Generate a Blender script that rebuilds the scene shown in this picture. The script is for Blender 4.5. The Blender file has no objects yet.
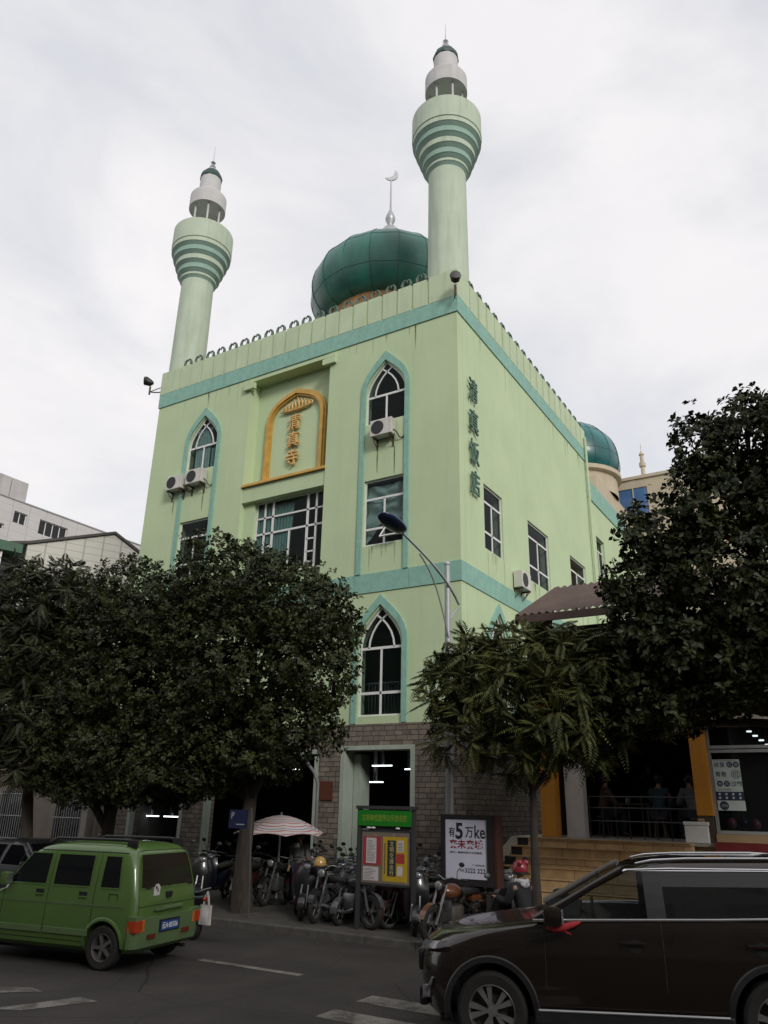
import bpy, bmesh, math, random
import numpy as np
from mathutils import Vector, Matrix
from mathutils.geometry import tessellate_polygon
R = math.radians
PI = math.pi
sc = bpy.context.scene
COL = sc.collection
random.seed(7)
# ------------------------------------------------------------------ tagging
def tag(o, label=None, cat=None, group=None, kind=None):
    if label: o['label'] = label
    if cat: o['category'] = cat
    if group: o['group'] = group
    if kind: o['kind'] = kind
    return o
def thing(name, label, cat, loc=(0, 0, 0), rz=0, group=None):
    o = bpy.data.objects.new(name, None)
    COL.objects.link(o)
    o.location = loc
    o.rotation_euler = (0, 0, rz)
    o.empty_display_size = .2
    return tag(o, label, cat, group)
def kids(o): return [c for c in COL.objects if c.parent == o]
def copy_tree(o, parent=None, swap=None):
    c = o.copy(); COL.objects.link(c)
    if parent: c.parent = parent
    if swap and c.type == 'MESH':
        for s in c.material_slots:
            if s.material and s.material.name in swap:
                nm_ = swap[s.material.name]; s.link = 'OBJECT'; s.material = nm_
    for ch in kids(o): copy_tree(ch, c, swap)
    return c
# ------------------------------------------------------------------ materials
def nmat(name):
    m = bpy.data.materials.new(name); m.use_nodes = True
    nt = m.node_tree; b = nt.nodes['Principled BSDF']
    return m, nt, b
def mat(name, col, rough=.6, var=.12, scale=4, metal=0, bump=0, coat=0, stretch=None, detail=4, dirt=0, spec=None):
    m, nt, b = nmat(name)
    N = nt.nodes.new; L = nt.links.new
    tc = N('ShaderNodeTexCoord'); mp = N('ShaderNodeMapping')
    if stretch: mp.inputs['Scale'].default_value = stretch
    L(tc.outputs['Object'], mp.inputs['Vector'])
    no = N('ShaderNodeTexNoise'); no.inputs['Scale'].default_value = scale; no.inputs['Detail'].default_value = detail
    L(mp.outputs[0], no.inputs['Vector'])
    cr = N('ShaderNodeValToRGB')
    lo = [max(0, c * (1 - var)) for c in col]; hi = [min(1, c * (1 + var)) for c in col]
    cr.color_ramp.elements[0].position = .3; cr.color_ramp.elements[1].position = .7
    cr.color_ramp.elements[0].color = (*lo, 1); cr.color_ramp.elements[1].color = (*hi, 1)
    L(no.outputs['Fac'], cr.inputs['Fac'])
    out = cr.outputs['Color']
    if dirt:
        mp2 = N('ShaderNodeMapping'); mp2.inputs['Scale'].default_value = (2.2, 2.2, .16)
        L(tc.outputs['Object'], mp2.inputs['Vector'])
        n2 = N('ShaderNodeTexNoise'); n2.inputs['Scale'].default_value = 1.6; n2.inputs['Detail'].default_value = 7
        n2.inputs['Roughness'].default_value = .65
        L(mp2.outputs[0], n2.inputs['Vector'])
        c2 = N('ShaderNodeValToRGB'); c2.color_ramp.elements[0].position = .5; c2.color_ramp.elements[1].position = .78
        c2.color_ramp.elements[0].color = (0, 0, 0, 1); c2.color_ramp.elements[1].color = (dirt, dirt, dirt, 1)
        L(n2.outputs['Fac'], c2.inputs['Fac'])
        mx = N('ShaderNodeMixRGB'); mx.blend_type = 'MIX'
        L(c2.outputs['Color'], mx.inputs['Fac']); L(out, mx.inputs['Color1'])
        mx.inputs['Color2'].default_value = (col[0] * .45, col[1] * .42, col[2] * .38, 1)
        out = mx.outputs['Color']
    L(out, b.inputs['Base Color'])
    b.inputs['Roughness'].default_value = rough; b.inputs['Metallic'].default_value = metal
    if coat: b.inputs['Coat Weight'].default_value = coat; b.inputs['Coat Roughness'].default_value = .05
    if spec is not None: b.inputs['Specular IOR Level'].default_value = spec
    if bump:
        n3 = N('ShaderNodeTexNoise'); n3.inputs['Scale'].default_value = scale * 6; n3.inputs['Detail'].default_value = 6
        L(mp.outputs[0], n3.inputs['Vector'])
        bp = N('ShaderNodeBump'); bp.inputs['Strength'].default_value = bump; bp.inputs['Distance'].default_value = .02
        L(n3.outputs['Fac'], bp.inputs['Height']); L(bp.outputs[0], b.inputs['Normal'])
    return m
def emit(name, col, s):
    m, nt, b = nmat(name)
    b.inputs['Base Color'].default_value = (.8, .8, .8, 1)
    b.inputs['Emission Color'].default_value = (*col, 1); b.inputs['Emission Strength'].default_value = s
    return m
def glass(name, tint=(.02, .025, .03), trans=.5, rough=.03):
    m, nt, b = nmat(name)
    N = nt.nodes.new; L = nt.links.new
    b.inputs['Base Color'].default_value = (*tint, 1); b.inputs['Roughness'].default_value = rough
    tr = N('ShaderNodeBsdfTransparent'); tr.inputs['Color'].default_value = (.75, .8, .8, 1)
    tc = N('ShaderNodeTexCoord'); no = N('ShaderNodeTexNoise'); no.inputs['Scale'].default_value = .8
    L(tc.outputs['Object'], no.inputs['Vector'])
    bp = N('ShaderNodeBump'); bp.inputs['Strength'].default_value = .03; L(no.outputs['Fac'], bp.inputs['Height']); L(bp.outputs[0], b.inputs['Normal'])
    mx = N('ShaderNodeMixShader'); mx.inputs['Fac'].default_value = trans
    L(b.outputs[0], mx.inputs[1]); L(tr.outputs[0], mx.inputs[2])
    L(mx.outputs[0], nt.nodes['Material Output'].inputs['Surface'])
    return m
def brick(name, axis, c1, c2, mortar, bw=.42, bh=.16, rough=.85, msize=.012, bump=.6):
    m, nt, b = nmat(name)
    N = nt.nodes.new; L = nt.links.new
    tc = N('ShaderNodeTexCoord'); sp = N('ShaderNodeSeparateXYZ'); cb = N('ShaderNodeCombineXYZ')
    L(tc.outputs['Object'], sp.inputs[0])
    L(sp.outputs['XYZ'.index(axis[0])], cb.inputs[0]); L(sp.outputs['XYZ'.index(axis[1])], cb.inputs[1])
    br = N('ShaderNodeTexBrick'); br.inputs['Scale'].default_value = 1
    br.inputs['Color1'].default_value = (*c1, 1); br.inputs['Color2'].default_value = (*c2, 1); br.inputs['Mortar'].default_value = (*mortar, 1)
    br.inputs['Brick Width'].default_value = bw; br.inputs['Row Height'].default_value = bh; br.inputs['Mortar Size'].default_value = msize
    br.offset = .43; br.squash = .7; br.squash_frequency = 3
    no = N('ShaderNodeTexNoise'); no.inputs['Scale'].default_value = 5; no.inputs['Detail'].default_value = 6
    L(tc.outputs['Object'], no.inputs['Vector'])
    mxv = N('ShaderNodeMixRGB'); mxv.blend_type = 'LINEAR_LIGHT'; mxv.inputs['Fac'].default_value = .02
    L(cb.outputs[0], mxv.inputs['Color1']); L(no.outputs['Color'], mxv.inputs['Color2']); L(mxv.outputs[0], br.inputs['Vector'])
    mx = N('ShaderNodeMixRGB'); mx.blend_type = 'OVERLAY'; mx.inputs['Fac'].default_value = .55
    L(br.outputs['Color'], mx.inputs['Color1']); L(no.outputs['Fac'], mx.inputs['Color2'])
    L(mx.outputs[0], b.inputs['Base Color']); b.inputs['Roughness'].default_value = rough
    bp = N('ShaderNodeBump'); bp.inputs['Strength'].default_value = bump; bp.inputs['Distance'].default_value = .03
    ad = N('ShaderNodeMath'); ad.operation = 'MULTIPLY_ADD'; ad.inputs[1].default_value = -1; L(br.outputs['Fac'], ad.inputs[0]); L(no.outputs['Fac'], ad.inputs[2])
    L(ad.outputs[0], bp.inputs['Height']); L(bp.outputs[0], b.inputs['Normal'])
    return m
def stripes(name, axis_fn, cols, rough=.7):
    """cols: list of (position, colour) in a repeating unit; axis_fn picks the coordinate"""
    m, nt, b = nmat(name)
    N = nt.nodes.new; L = nt.links.new
    tc = N('ShaderNodeTexCoord'); out = axis_fn(nt, tc)
    fr = N('ShaderNodeMath'); fr.operation = 'FRACT'; L(out, fr.inputs[0])
    cr = N('ShaderNodeValToRGB'); cr.color_ramp.interpolation = 'CONSTANT'
    while len(cr.color_ramp.elements) < len(cols): cr.color_ramp.elements.new(.5)
    for e, (p, c) in zip(cr.color_ramp.elements, cols): e.position = p; e.color = (*c, 1)
    L(fr.outputs[0], cr.inputs['Fac']); L(cr.outputs['Color'], b.inputs['Base Color']); b.inputs['Roughness'].default_value = rough
    return m
# ------------------------------------------------------------------ mesh builder
class MB:
    def __init__(s, M=None): s.v = []; s.f = []; s.mi = []; s.M = M
    def add(s, vs, fs, mi=0):
        o = len(s.v)
        if s.M is not None: vs = [tuple(s.M @ Vector(p)) for p in vs]
        s.v += [tuple(p) for p in vs]; s.f += [tuple(o + i for i in f) for f in fs]; s.mi += [mi] * len(fs)
        return s
    def box(s, x0, y0, z0, x1, y1, z1, mi=0):
        if x0 > x1: x0, x1 = x1, x0
        if y0 > y1: y0, y1 = y1, y0
        if z0 > z1: z0, z1 = z1, z0
        vs = [(x0, y0, z0), (x1, y0, z0), (x1, y1, z0), (x0, y1, z0), (x0, y0, z1), (x1, y0, z1), (x1, y1, z1), (x0, y1, z1)]
        return s.add(vs, [(3, 2, 1, 0), (4, 5, 6, 7), (0, 1, 5, 4), (1, 2, 6, 5), (2, 3, 7, 6), (3, 0, 4, 7)], mi)
    def bbox(s, x0, y0, z0, x1, y1, z1, b=.02, mi=0):
        bm = bmesh.new(); bmesh.ops.create_cube(bm, size=1)
        for v in bm.verts: v.co = Vector(((x0 + x1) / 2 + v.co.x * abs(x1 - x0), (y0 + y1) / 2 + v.co.y * abs(y1 - y0), (z0 + z1) / 2 + v.co.z * abs(z1 - z0)))
        bmesh.ops.bevel(bm, geom=list(bm.edges), offset=b, segments=2, affect='EDGES', profile=.6)
        bm.verts.index_update()
        s.add([tuple(v.co) for v in bm.verts], [tuple(v.index for v in f.verts) for f in bm.faces], mi); bm.free(); return s
    def tube(s, pts, r, n=8, mi=0, cap=True):
        pts = [Vector(p) for p in pts]; k = len(pts)
        rs = r if isinstance(r, (list, tuple)) else [r] * k
        vs = []; up = None
        for i, p in enumerate(pts):
            t = (pts[min(i + 1, k - 1)] - pts[max(i - 1, 0)])
            t = t.normalized() if t.length > 1e-9 else Vector((0, 0, 1))
            if up is None: up = Vector((0, 0, 1)) if abs(t.z) < .9 else Vector((1, 0, 0))
            a = t.cross(up)
            if a.length < 1e-5: a = t.cross(Vector((.3, 1, .2)))
            a.normalize(); b = a.cross(t).normalized(); up = b
            for j in range(n):
                q = 2 * PI * j / n
                vs.append(p + (a * math.cos(q) + b * math.sin(q)) * rs[i])
        fs = []
        for i in range(k - 1):
            for j in range(n): fs.append((i * n + j, i * n + (j + 1) % n, (i + 1) * n + (j + 1) % n, (i + 1) * n + j))
        if cap: fs.append(tuple(range(n - 1, -1, -1))); fs.append(tuple((k - 1) * n + j for j in range(n)))
        return s.add(vs, fs, mi)
    def lathe(s, prof, c=(0, 0, 0), n=32, axis='z', mi=0, a0=0, cap=False):
        vs = []
        for r, z in prof:
            for j in range(n):
                q = a0 + 2 * PI * j / n; x, y = r * math.cos(q), r * math.sin(q)
                if axis == 'z': p = (c[0] + x, c[1] + y, c[2] + z)
                elif axis == 'y': p = (c[0] + x, c[1] + z, c[2] - y)
                else: p = (c[0] + z, c[1] + x, c[2] + y)
                vs.append(p)
        fs = []; k = len(prof)
        for i in range(k - 1):
            for j in range(n): fs.append((i * n + j, i * n + (j + 1) % n, (i + 1) * n + (j + 1) % n, (i + 1) * n + j))
        if cap: fs.append(tuple(range(n - 1, -1, -1))); fs.append(tuple((k - 1) * n + j for j in range(n)))
        return s.add(vs, fs, mi)
    def ball(s, c, r, n=14, m=8, mi=0):
        rx, ry, rz = r if isinstance(r, (tuple, list)) else (r, r, r)
        vs = []; fs = []
        for i in range(m + 1):
            t = PI * i / m
            for j in range(n):
                q = 2 * PI * j / n
                vs.append((c[0] + rx * math.sin(t) * math.cos(q), c[1] + ry * math.sin(t) * math.sin(q), c[2] - rz * math.cos(t)))
        for i in range(m):
            for j in range(n): fs.append((i * n + j, i * n + (j + 1) % n, (i + 1) * n + (j + 1) % n, (i + 1) * n + j))
        return s.add(vs, fs, mi)
    def plate(s, loops, d0, d1, frame, mi=0):
        """polygon with holes in (u,v), extruded from depth d0 to d1 along n.  frame=(origin,u,v,n)"""
        O, U, V, Nn = [Vector(a) for a in frame]
        tris = tessellate_polygon([[Vector((p[0], p[1], 0)) for p in l] for l in loops])
        flat = [p for l in loops for p in l]; k = len(flat)
        vs = [O + U * p[0] + V * p[1] + Nn * d1 for p in flat] + [O + U * p[0] + V * p[1] + Nn * d0 for p in flat]
        fs = []
        for t in tris:
            a, b, c = t
            A, B, Cc = flat[a], flat[b], flat[c]
            if (B[0] - A[0]) * (Cc[1] - A[1]) - (B[1] - A[1]) * (Cc[0] - A[0]) < 0: a, c = c, a
            fs.append((a, b, c)); fs.append((c + k, b + k, a + k))
        o = 0
        for li, l in enumerate(loops):
            m = len(l); ar = sum(l[i][0] * l[(i + 1) % m][1] - l[(i + 1) % m][0] * l[i][1] for i in range(m))
            fl = (ar > 0) != (li > 0)
            for i in range(m):
                a, b = o + i, o + (i + 1) % m
                fs.append((a + k, b + k, b, a) if fl else (b + k, a + k, a, b))
            o += m
        return s.add(vs, fs, mi)
    def build(s, name, mats, parent=None, smooth=None, bevel=0):
        us = sorted({i for f in s.f for i in f})
        if len(us) < len(s.v):
            ix = {a: b for b, a in enumerate(us)}; s.v = [s.v[i] for i in us]; s.f = [tuple(ix[i] for i in f) for f in s.f]
        me = bpy.data.meshes.new(name); me.from_pydata(s.v, [], s.f)
        for m in (mats if isinstance(mats, (list, tuple)) else [mats]): me.materials.append(m)
        if any(s.mi): me.polygons.foreach_set('material_index', s.mi)
        if smooth is not None:
            me.polygons.foreach_set('use_smooth', [True] * len(me.polygons))
            me.set_sharp_from_angle(angle=R(smooth))
        me.update()
        return link(name, me, parent)
def link(name, me, parent=None):
    o = bpy.data.objects.new(name, me); COL.objects.link(o)
    if parent:
        o.parent = parent
        if parent.type == 'EMPTY' and parent.get('_w'): o.location = -Vector(parent.location)
    return o
def wthing(*a, **k):
    """thing whose parts are written in world coordinates"""
    o = thing(*a, **k); o['_w'] = 1; return o
_tc = {}
def text(body, w=None, h=None, off=0.0):
    """flat outline of lettering as (verts2d, faces), centred, scaled to w x h"""
    key = (body, off)
    if key not in _tc:
        c = bpy.data.curves.new('t', 'FONT'); c.body = body; c.offset = off; c.resolution_u = 3
        o = bpy.data.objects.new('t', c); COL.objects.link(o)
        dg = bpy.context.evaluated_depsgraph_get()
        me = bpy.data.meshes.new_from_object(o.evaluated_get(dg))
        vs = [(v.co.x, v.co.y) for v in me.vertices]; fs = [tuple(p.vertices) for p in me.polygons]
        bpy.data.objects.remove(o); bpy.data.curves.remove(c); bpy.data.meshes.remove(me)
        _tc[key] = (vs, fs)
    vs, fs = _tc[key]
    xs = [v[0] for v in vs]; ys = [v[1] for v in vs]
    cx, cy = (min(xs) + max(xs)) / 2, (min(ys) + max(ys)) / 2; W = max(xs) - min(xs); H = max(ys) - min(ys)
    sx = (w / W) if w else None; sy = (h / H) if h else None
    sx = sx or sy; sy = sy or sx
    return [((x - cx) * sx, (y - cy) * sy) for x, y in vs], fs
def letter(mb, body, c, frame, d0, d1, w=None, h=None, off=0.0, mi=0):
    O, U, V, Nn = [Vector(a) for a in frame]
    vs, fs = text(body, w, h, off); k = len(vs)
    P = [O + U * (c[0] + x) + V * (c[1] + y) for x, y in vs]
    F = [f for f in fs]
    if d1 != d0:
        from collections import Counter
        cnt = Counter()
        for f in fs:
            for i in range(len(f)): cnt[(f[i], f[(i + 1) % len(f)])] += 1
        for (a, b) in list(cnt):
            if (b, a) not in cnt: F.append((b, a, a + k, b + k)[::-1])
        return mb.add([p + Nn * d1 for p in P] + [p + Nn * d0 for p in P], F, mi)
    return mb.add([p + Nn * d1 for p in P], F, mi)
def bez(p0, p1, p2, p3, n=8):
    return [tuple((1 - t) ** 3 * a + 3 * t * (1 - t) ** 2 * b + 3 * t * t * (1 - t) * c + t ** 3 * d for a, b, c, d in zip(p0, p1, p2, p3)) for t in [i / n for i in range(n + 1)]]
def arch(cx, w, z0, zs, zt, n=8):
    """keel arch outline, counter-clockwise from lower right"""
    h = zt - zs
    Rt = bez((cx + w, zs), (cx + w, zs + .42 * h), (cx + .42 * w, zs + .72 * h), (cx, zt), n)
    Lt = [(2 * cx - x, z) for x, z in Rt][::-1]
    return [(cx - w, z0), (cx + w, z0)] + Rt + Lt[1:]
def rect(x0, z0, x1, z1): return [(x0, z0), (x1, z0), (x1, z1), (x0, z1)]
def pathstrip(mb, pts, w, d0, d1, frame, mi=0):
    """flat bar of width w along a 2d polyline"""
    l = []; r = []
    for i, p in enumerate(pts):
        a = pts[max(0, i - 1)]; b = pts[min(len(pts) - 1, i + 1)]
        tx, tz = b[0] - a[0], b[1] - a[1]; q = math.hypot(tx, tz) or 1
        l.append((p[0] - tz / q * w / 2, p[1] + tx / q * w / 2)); r.append((p[0] + tz / q * w / 2, p[1] - tx / q * w / 2))
    mb.plate([r + l[::-1]], d0, d1, frame, mi)
# ------------------------------------------------------------------ material library
GREEN = mat('mint_paint', (.49, .60, .37), .85, .05, .55, bump=.18, dirt=.13)
GREENP = mat('parapet_paint', (.49, .58, .39), .85, .06, 1.2, bump=.15, dirt=.3)
TEAL = mat('teal_paint', (.24, .44, .36), .75, .1, 5, bump=.2, dirt=.3)
MINP = mat('minaret_paint', (.46, .54, .42), .8, .05, 1.5, bump=.1, dirt=.45)
MIND = mat('minaret_ring_paint', (.27, .40, .33), .8, .06, 3)
MINW = mat('lantern_stone', (.52, .515, .505), .75, .06, 2, dirt=.3)
WHITE = mat('white_frame_paint', (.72, .72, .70), .5, .05, 6)
GLASS = glass('window_glass', (.015, .018, .022), .84)
DGLASS = glass('dark_glass', (.012, .013, .015), .25)
CURT = mat('teal_curtain_cloth', (.38, .60, .54), .9, .15, 3, stretch=(9, 9, .4))
DRAPE = mat('drape_cloth', (.58, .76, .70), .9, .12, 3)
GOLD = mat('gold_paint', (.56, .34, .075), .42, .15, 6, metal=.25, dirt=.3)
GOLDL = mat('gilded_letters', (.66, .42, .15), .45, .12, 8, metal=.15)
SIGNG = mat('green_letter_metal', (.085, .17, .12), .6, .4, 9, dirt=.9)
RING = mat('ring_metal', (.075, .12, .09), .6, .35, 9, dirt=.5)
DOME = mat('dome_green_panels', (.018, .125, .092), .42, .3, 1.3, coat=.1, stretch=(1, 1, .35), dirt=.2)
DOMES = mat('dome_seam_green', (.01, .05, .04), .5, .1, 4)
OCHRE = mat('ochre_drum_tile', (.42, .22, .075), .7, .15, 4)
CHROME = mat('polished_steel', (.65, .65, .66), .25, .05, 4, metal=.9)
STEEL = mat('galvanised_steel', (.40, .41, .42), .45, .1, 5, metal=.6)
BLACK = mat('black_plastic', (.016, .016, .017), .45, .15, 8)
RUB = mat('tyre_rubber', (.018, .017, .016), .85, .2, 10)
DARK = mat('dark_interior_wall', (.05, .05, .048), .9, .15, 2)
STF = brick('stone_cladding_front', 'XZ', (.135, .113, .092), (.22, .182, .146), (.06, .051, .042), .36, .135)
STS = brick('stone_cladding_side', 'YZ', (.135, .113, .092), (.22, .182, .146), (.06, .051, .042), .36, .135)
JAMB = mat('pale_green_jamb', (.36, .41, .35), .6, .08, 3, dirt=.3)
ACW = mat('air_conditioner_white', (.58, .57, .52), .5, .08, 3, dirt=.5)
RUST = mat('rusty_bracket', (.09, .06, .045), .8, .3, 8)
TUBE = emit('lit_tube', (.9, .97, 1), 3)
# ------------------------------------------------------------------ camera, light, sky
CAMZ = 2.2
cam = bpy.data.cameras.new('camera'); camo = bpy.data.objects.new('camera', cam); COL.objects.link(camo)
F_PX = 772.0
cam.sensor_fit = 'VERTICAL'; cam.sensor_height = 32.0; cam.lens = F_PX / 1024 * 32.0
cam.clip_start = .1; cam.clip_end = 2000
PITCH, ROLL, YAW = R(20.913), R(1.2112), R(31.6135)
fw = Vector((-math.sin(YAW) * math.cos(PITCH), math.cos(YAW) * math.cos(PITCH), math.sin(PITCH)))
rt = Vector((math.cos(YAW), math.sin(YAW), 0)); up = rt.cross(fw)
# roll: image axes turned by ROLL
rx = rt * math.cos(ROLL) + up * math.sin(ROLL); uy = up * math.cos(ROLL) - rt * math.sin(ROLL)
camo.matrix_world = Matrix(((rx.x, uy.x, -fw.x, 0), (rx.y, uy.y, -fw.y, 0), (rx.z, uy.z, -fw.z, CAMZ), (0, 0, 0, 1)))
sc.camera = camo
w = bpy.data.worlds.new('World'); sc.world = w; w.use_nodes = True
nt = w.node_tree; N = nt.nodes.new; L = nt.links.new
bg = nt.nodes['Background']
SUN = Vector((.74, -.52, .50)).normalized()
EL = math.asin(SUN.z); AZ = math.atan2(SUN.x, SUN.y)
sky = N('ShaderNodeTexSky'); sky.sky_type = 'NISHITA'; sky.sun_disc = False
sky.sun_elevation = EL; sky.sun_rotation = AZ; sky.dust_density = 2.5
tc = N('ShaderNodeTexCoord'); mp = N('ShaderNodeMapping'); mp.inputs['Scale'].default_value = (1, 1, 1.7)
mp.inputs['Location'].default_value = (3.1, 1.4, .55)
L(tc.outputs['Generated'], mp.inputs['Vector'])
n1 = N('ShaderNodeTexNoise'); n1.inputs['Scale'].default_value = 3.0; n1.inputs['Detail'].default_value = 7; n1.inputs['Roughness'].default_value = .55; n1.inputs['Distortion'].default_value = .35
L(mp.outputs[0], n1.inputs['Vector'])
cr = N('ShaderNodeValToRGB'); cr.color_ramp.elements[0].position = .36; cr.color_ramp.elements[1].position = .62
cr.color_ramp.elements[0].color = (.42, .42, .42, 1); cr.color_ramp.elements[1].color = (1, 1, 1, 1)
L(n1.outputs['Fac'], cr.inputs['Fac'])
n2 = N('ShaderNodeTexNoise'); n2.inputs['Scale'].default_value = 1.7; n2.inputs['Detail'].default_value = 4
L(mp.outputs[0], n2.inputs['Vector'])
cr2 = N('ShaderNodeValToRGB'); cr2.color_ramp.elements[0].position = .35; cr2.color_ramp.elements[1].position = .7
cr2.color_ramp.elements[0].color = (7.5, 7.4, 7.6, 1); cr2.color_ramp.elements[1].color = (8.8, 8.5, 8.5, 1)
L(n2.outputs['Fac'], cr2.inputs['Fac'])
mx = N('ShaderNodeMixRGB'); L(cr.outputs['Color'], mx.inputs['Fac'])
sk2 = N('ShaderNodeMixRGB'); sk2.blend_type = 'MIX'; sk2.inputs['Fac'].default_value = .72
L(sky.outputs[0], sk2.inputs['Color1']); sk2.inputs['Color2'].default_value = (6.6, 6.9, 7.4, 1)
L(sk2.outputs[0], mx.inputs['Color1']); L(cr2.outputs['Color'], mx.inputs['Color2'])
L(mx.outputs[0], bg.inputs['Color']); bg.inputs['Strength'].default_value = .1
sun = bpy.data.lights.new('sun', 'SUN'); sun.energy = 1.5; sun.angle = R(14); sun.color = (1, .965, .91)
suno = bpy.data.objects.new('sun', sun); COL.objects.link(suno)
suno.rotation_euler = (-SUN).to_track_quat('-Z', 'Y').to_euler(); suno.location = SUN * 60
vs_ = sc.view_settings; vs_.view_transform = 'Standard'; vs_.look = 'None'; vs_.gamma = 1; vs_.exposure = .2; vs_.use_curve_mapping = False
# ------------------------------------------------------------------ ground
ASPH = mat('asphalt', (.034, .0285, .025), .85, .25, 1.2, bump=.35, detail=9)
nt = ASPH.node_tree; N = nt.nodes.new; L = nt.links.new; b = nt.nodes['Principled BSDF']
src = b.inputs['Base Color'].links[0].from_socket
tc = N('ShaderNodeTexCoord')
big = N('ShaderNodeTexNoise'); big.inputs['Scale'].default_value = .35; big.inputs['Detail'].default_value = 5; L(tc.outputs['Object'], big.inputs['Vector'])
spk = N('ShaderNodeTexNoise'); spk.inputs['Scale'].default_value = 45; spk.inputs['Detail'].default_value = 2; L(tc.outputs['Object'], spk.inputs['Vector'])
wv = N('ShaderNodeMixRGB'); wv.inputs['Fac'].default_value = .25; L(tc.outputs['Object'], wv.inputs['Color1']); L(big.outputs['Color'], wv.inputs['Color2'])
vo = N('ShaderNodeTexVoronoi'); vo.feature = 'DISTANCE_TO_EDGE'; vo.inputs['Scale'].default_value = .55; L(wv.outputs[0], vo.inputs['Vector'])
ck = N('ShaderNodeMath'); ck.operation = 'LESS_THAN'; ck.inputs[1].default_value = .0028; L(vo.outputs['Distance'], ck.inputs[0])
r1 = N('ShaderNodeValToRGB'); r1.color_ramp.elements[0].position = .35; r1.color_ramp.elements[1].position = .65; r1.color_ramp.elements[0].color = (.62, .62, .62, 1); r1.color_ramp.elements[1].color = (1.25, 1.25, 1.25, 1); L(big.outputs['Fac'], r1.inputs['Fac'])
r2 = N('ShaderNodeValToRGB'); r2.color_ramp.elements[0].position = .4; r2.color_ramp.elements[1].position = .62; r2.color_ramp.elements[0].color = (.75, .75, .75, 1); r2.color_ramp.elements[1].color = (1.3, 1.3, 1.3, 1); L(spk.outputs['Fac'], r2.inputs['Fac'])
m1 = N('ShaderNodeMixRGB'); m1.blend_type = 'MULTIPLY'; m1.inputs['Fac'].default_value = 1; L(src, m1.inputs['Color1']); L(r1.outputs['Color'], m1.inputs['Color2'])
m2 = N('ShaderNodeMixRGB'); m2.blend_type = 'MULTIPLY'; m2.inputs['Fac'].default_value = 1; L(m1.outputs[0], m2.inputs['Color1']); L(r2.outputs['Color'], m2.inputs['Color2'])
m3 = N('ShaderNodeMixRGB'); L(ck.outputs[0], m3.inputs['Fac']); L(m2.outputs[0], m3.inputs['Color1']); m3.inputs['Color2'].default_value = (.008, .007, .006, 1)
L(m3.outputs[0], b.inputs['Base Color'])
PAVE = brick('pavement_slabs', 'XY', (.05, .045, .04), (.066, .059, .052), (.03, .027, .024), .5, .5, .85, .01, .2)
KERB = mat('kerb_granite', (.075, .07, .063), .8, .25, 6, bump=.3)
PAINT = mat('worn_road_paint', (.36, .35, .33), .8, .25, 5, detail=8)
def wornpaint():
    m = PAINT; nt = m.node_tree; b = nt.nodes['Principled BSDF']; N = nt.nodes.new; L = nt.links.new
    tc = N('ShaderNodeTexCoord'); n = N('ShaderNodeTexNoise'); n.inputs['Scale'].default_value = 2.6; n.inputs['Detail'].default_value = 10; n.inputs['Roughness'].default_value = .7
    L(tc.outputs['Object'], n.inputs['Vector']); c = N('ShaderNodeValToRGB')
    c.color_ramp.elements[0].position = .40; c.color_ramp.elements[1].position = .56
    c.color_ramp.elements[0].color = (.06, .054, .048, 1); c.color_ramp.elements[1].color = (.20, .185, .165, 1)
    L(n.outputs['Fac'], c.inputs['Fac']); L(c.outputs['Color'], b.inputs['Base Color'])
wornpaint()
KY = 12.65
g = MB(); g.add([(-600, -300, -.02), (600, -300, -.02), (600, 900, -.02), (-600, 900, -.02)], [(0, 1, 2, 3)])
tag(g.build('ground', mat('bare_ground', (.08, .075, .065), .9, .2, .3)), kind='structure')
g = MB()
xs = [-160 + i * 8 for i in range(41)]
g.add([(x, y, 0) for x in xs for y in (-14, KY)], [(2 * i, 2 * i + 2, 2 * i + 3, 2 * i + 1) for i in range(40)])
tag(g.build('road', ASPH), kind='structure')
g = MB(); g.box(-160, KY + .15, -.1, 160, 19.5, .12)
tag(g.build('pavement', PAVE), kind='structure')
g = MB()
for i in range(-60, 60): g.bbox(i * 1.0, KY, -.1, i * 1.0 + .992, KY + .148, .125, .015)
tag(g.build('kerb', KERB), kind='structure')
def mark(pts):
    g = MB(); g.add([(x, y, .004) for x, y in pts], [tuple(range(len(pts)))])
    return g.build('road_marking', PAINT)
marks = []
marks.append((mark(rect(-9.2, 9.86, -7.3, 10.0)), 'thin worn white lane dash on asphalt between the green van and the brown car'))
for i, y in enumerate((9.28, 8.42, 7.56, 6.70)):
    marks.append((mark(rect(-5.85 + .02 * i, y - .2, -2.6, y + .2)), ['faded zebra crossing bar farthest from the camera, behind the brown car front wheel', 'long worn zebra crossing bar running under the front of the brown car', 'worn zebra crossing bar cut by the lower picture edge left of the brown car wheel', 'zebra crossing bar nearest the camera below the brown car'][i]))
marks.append((mark([(-10.6, 6.1), (-9.75, 6.72), (-9.2, 7.22), (-9.5, 7.28), (-10.1, 6.95), (-11.0, 6.35)]), 'pale worn stripe on asphalt in the lower left corner beside the green van'))
marks.append((mark([(-8.95, 6.35), (-8.62, 6.5), (-8.28, 7.28), (-8.62, 7.30)]), 'faint worn stripe on asphalt, right of the paler stripe in the lower left corner'))
for o, l in marks: tag(o, l, 'road marking', 'worn white markings on the road')
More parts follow.
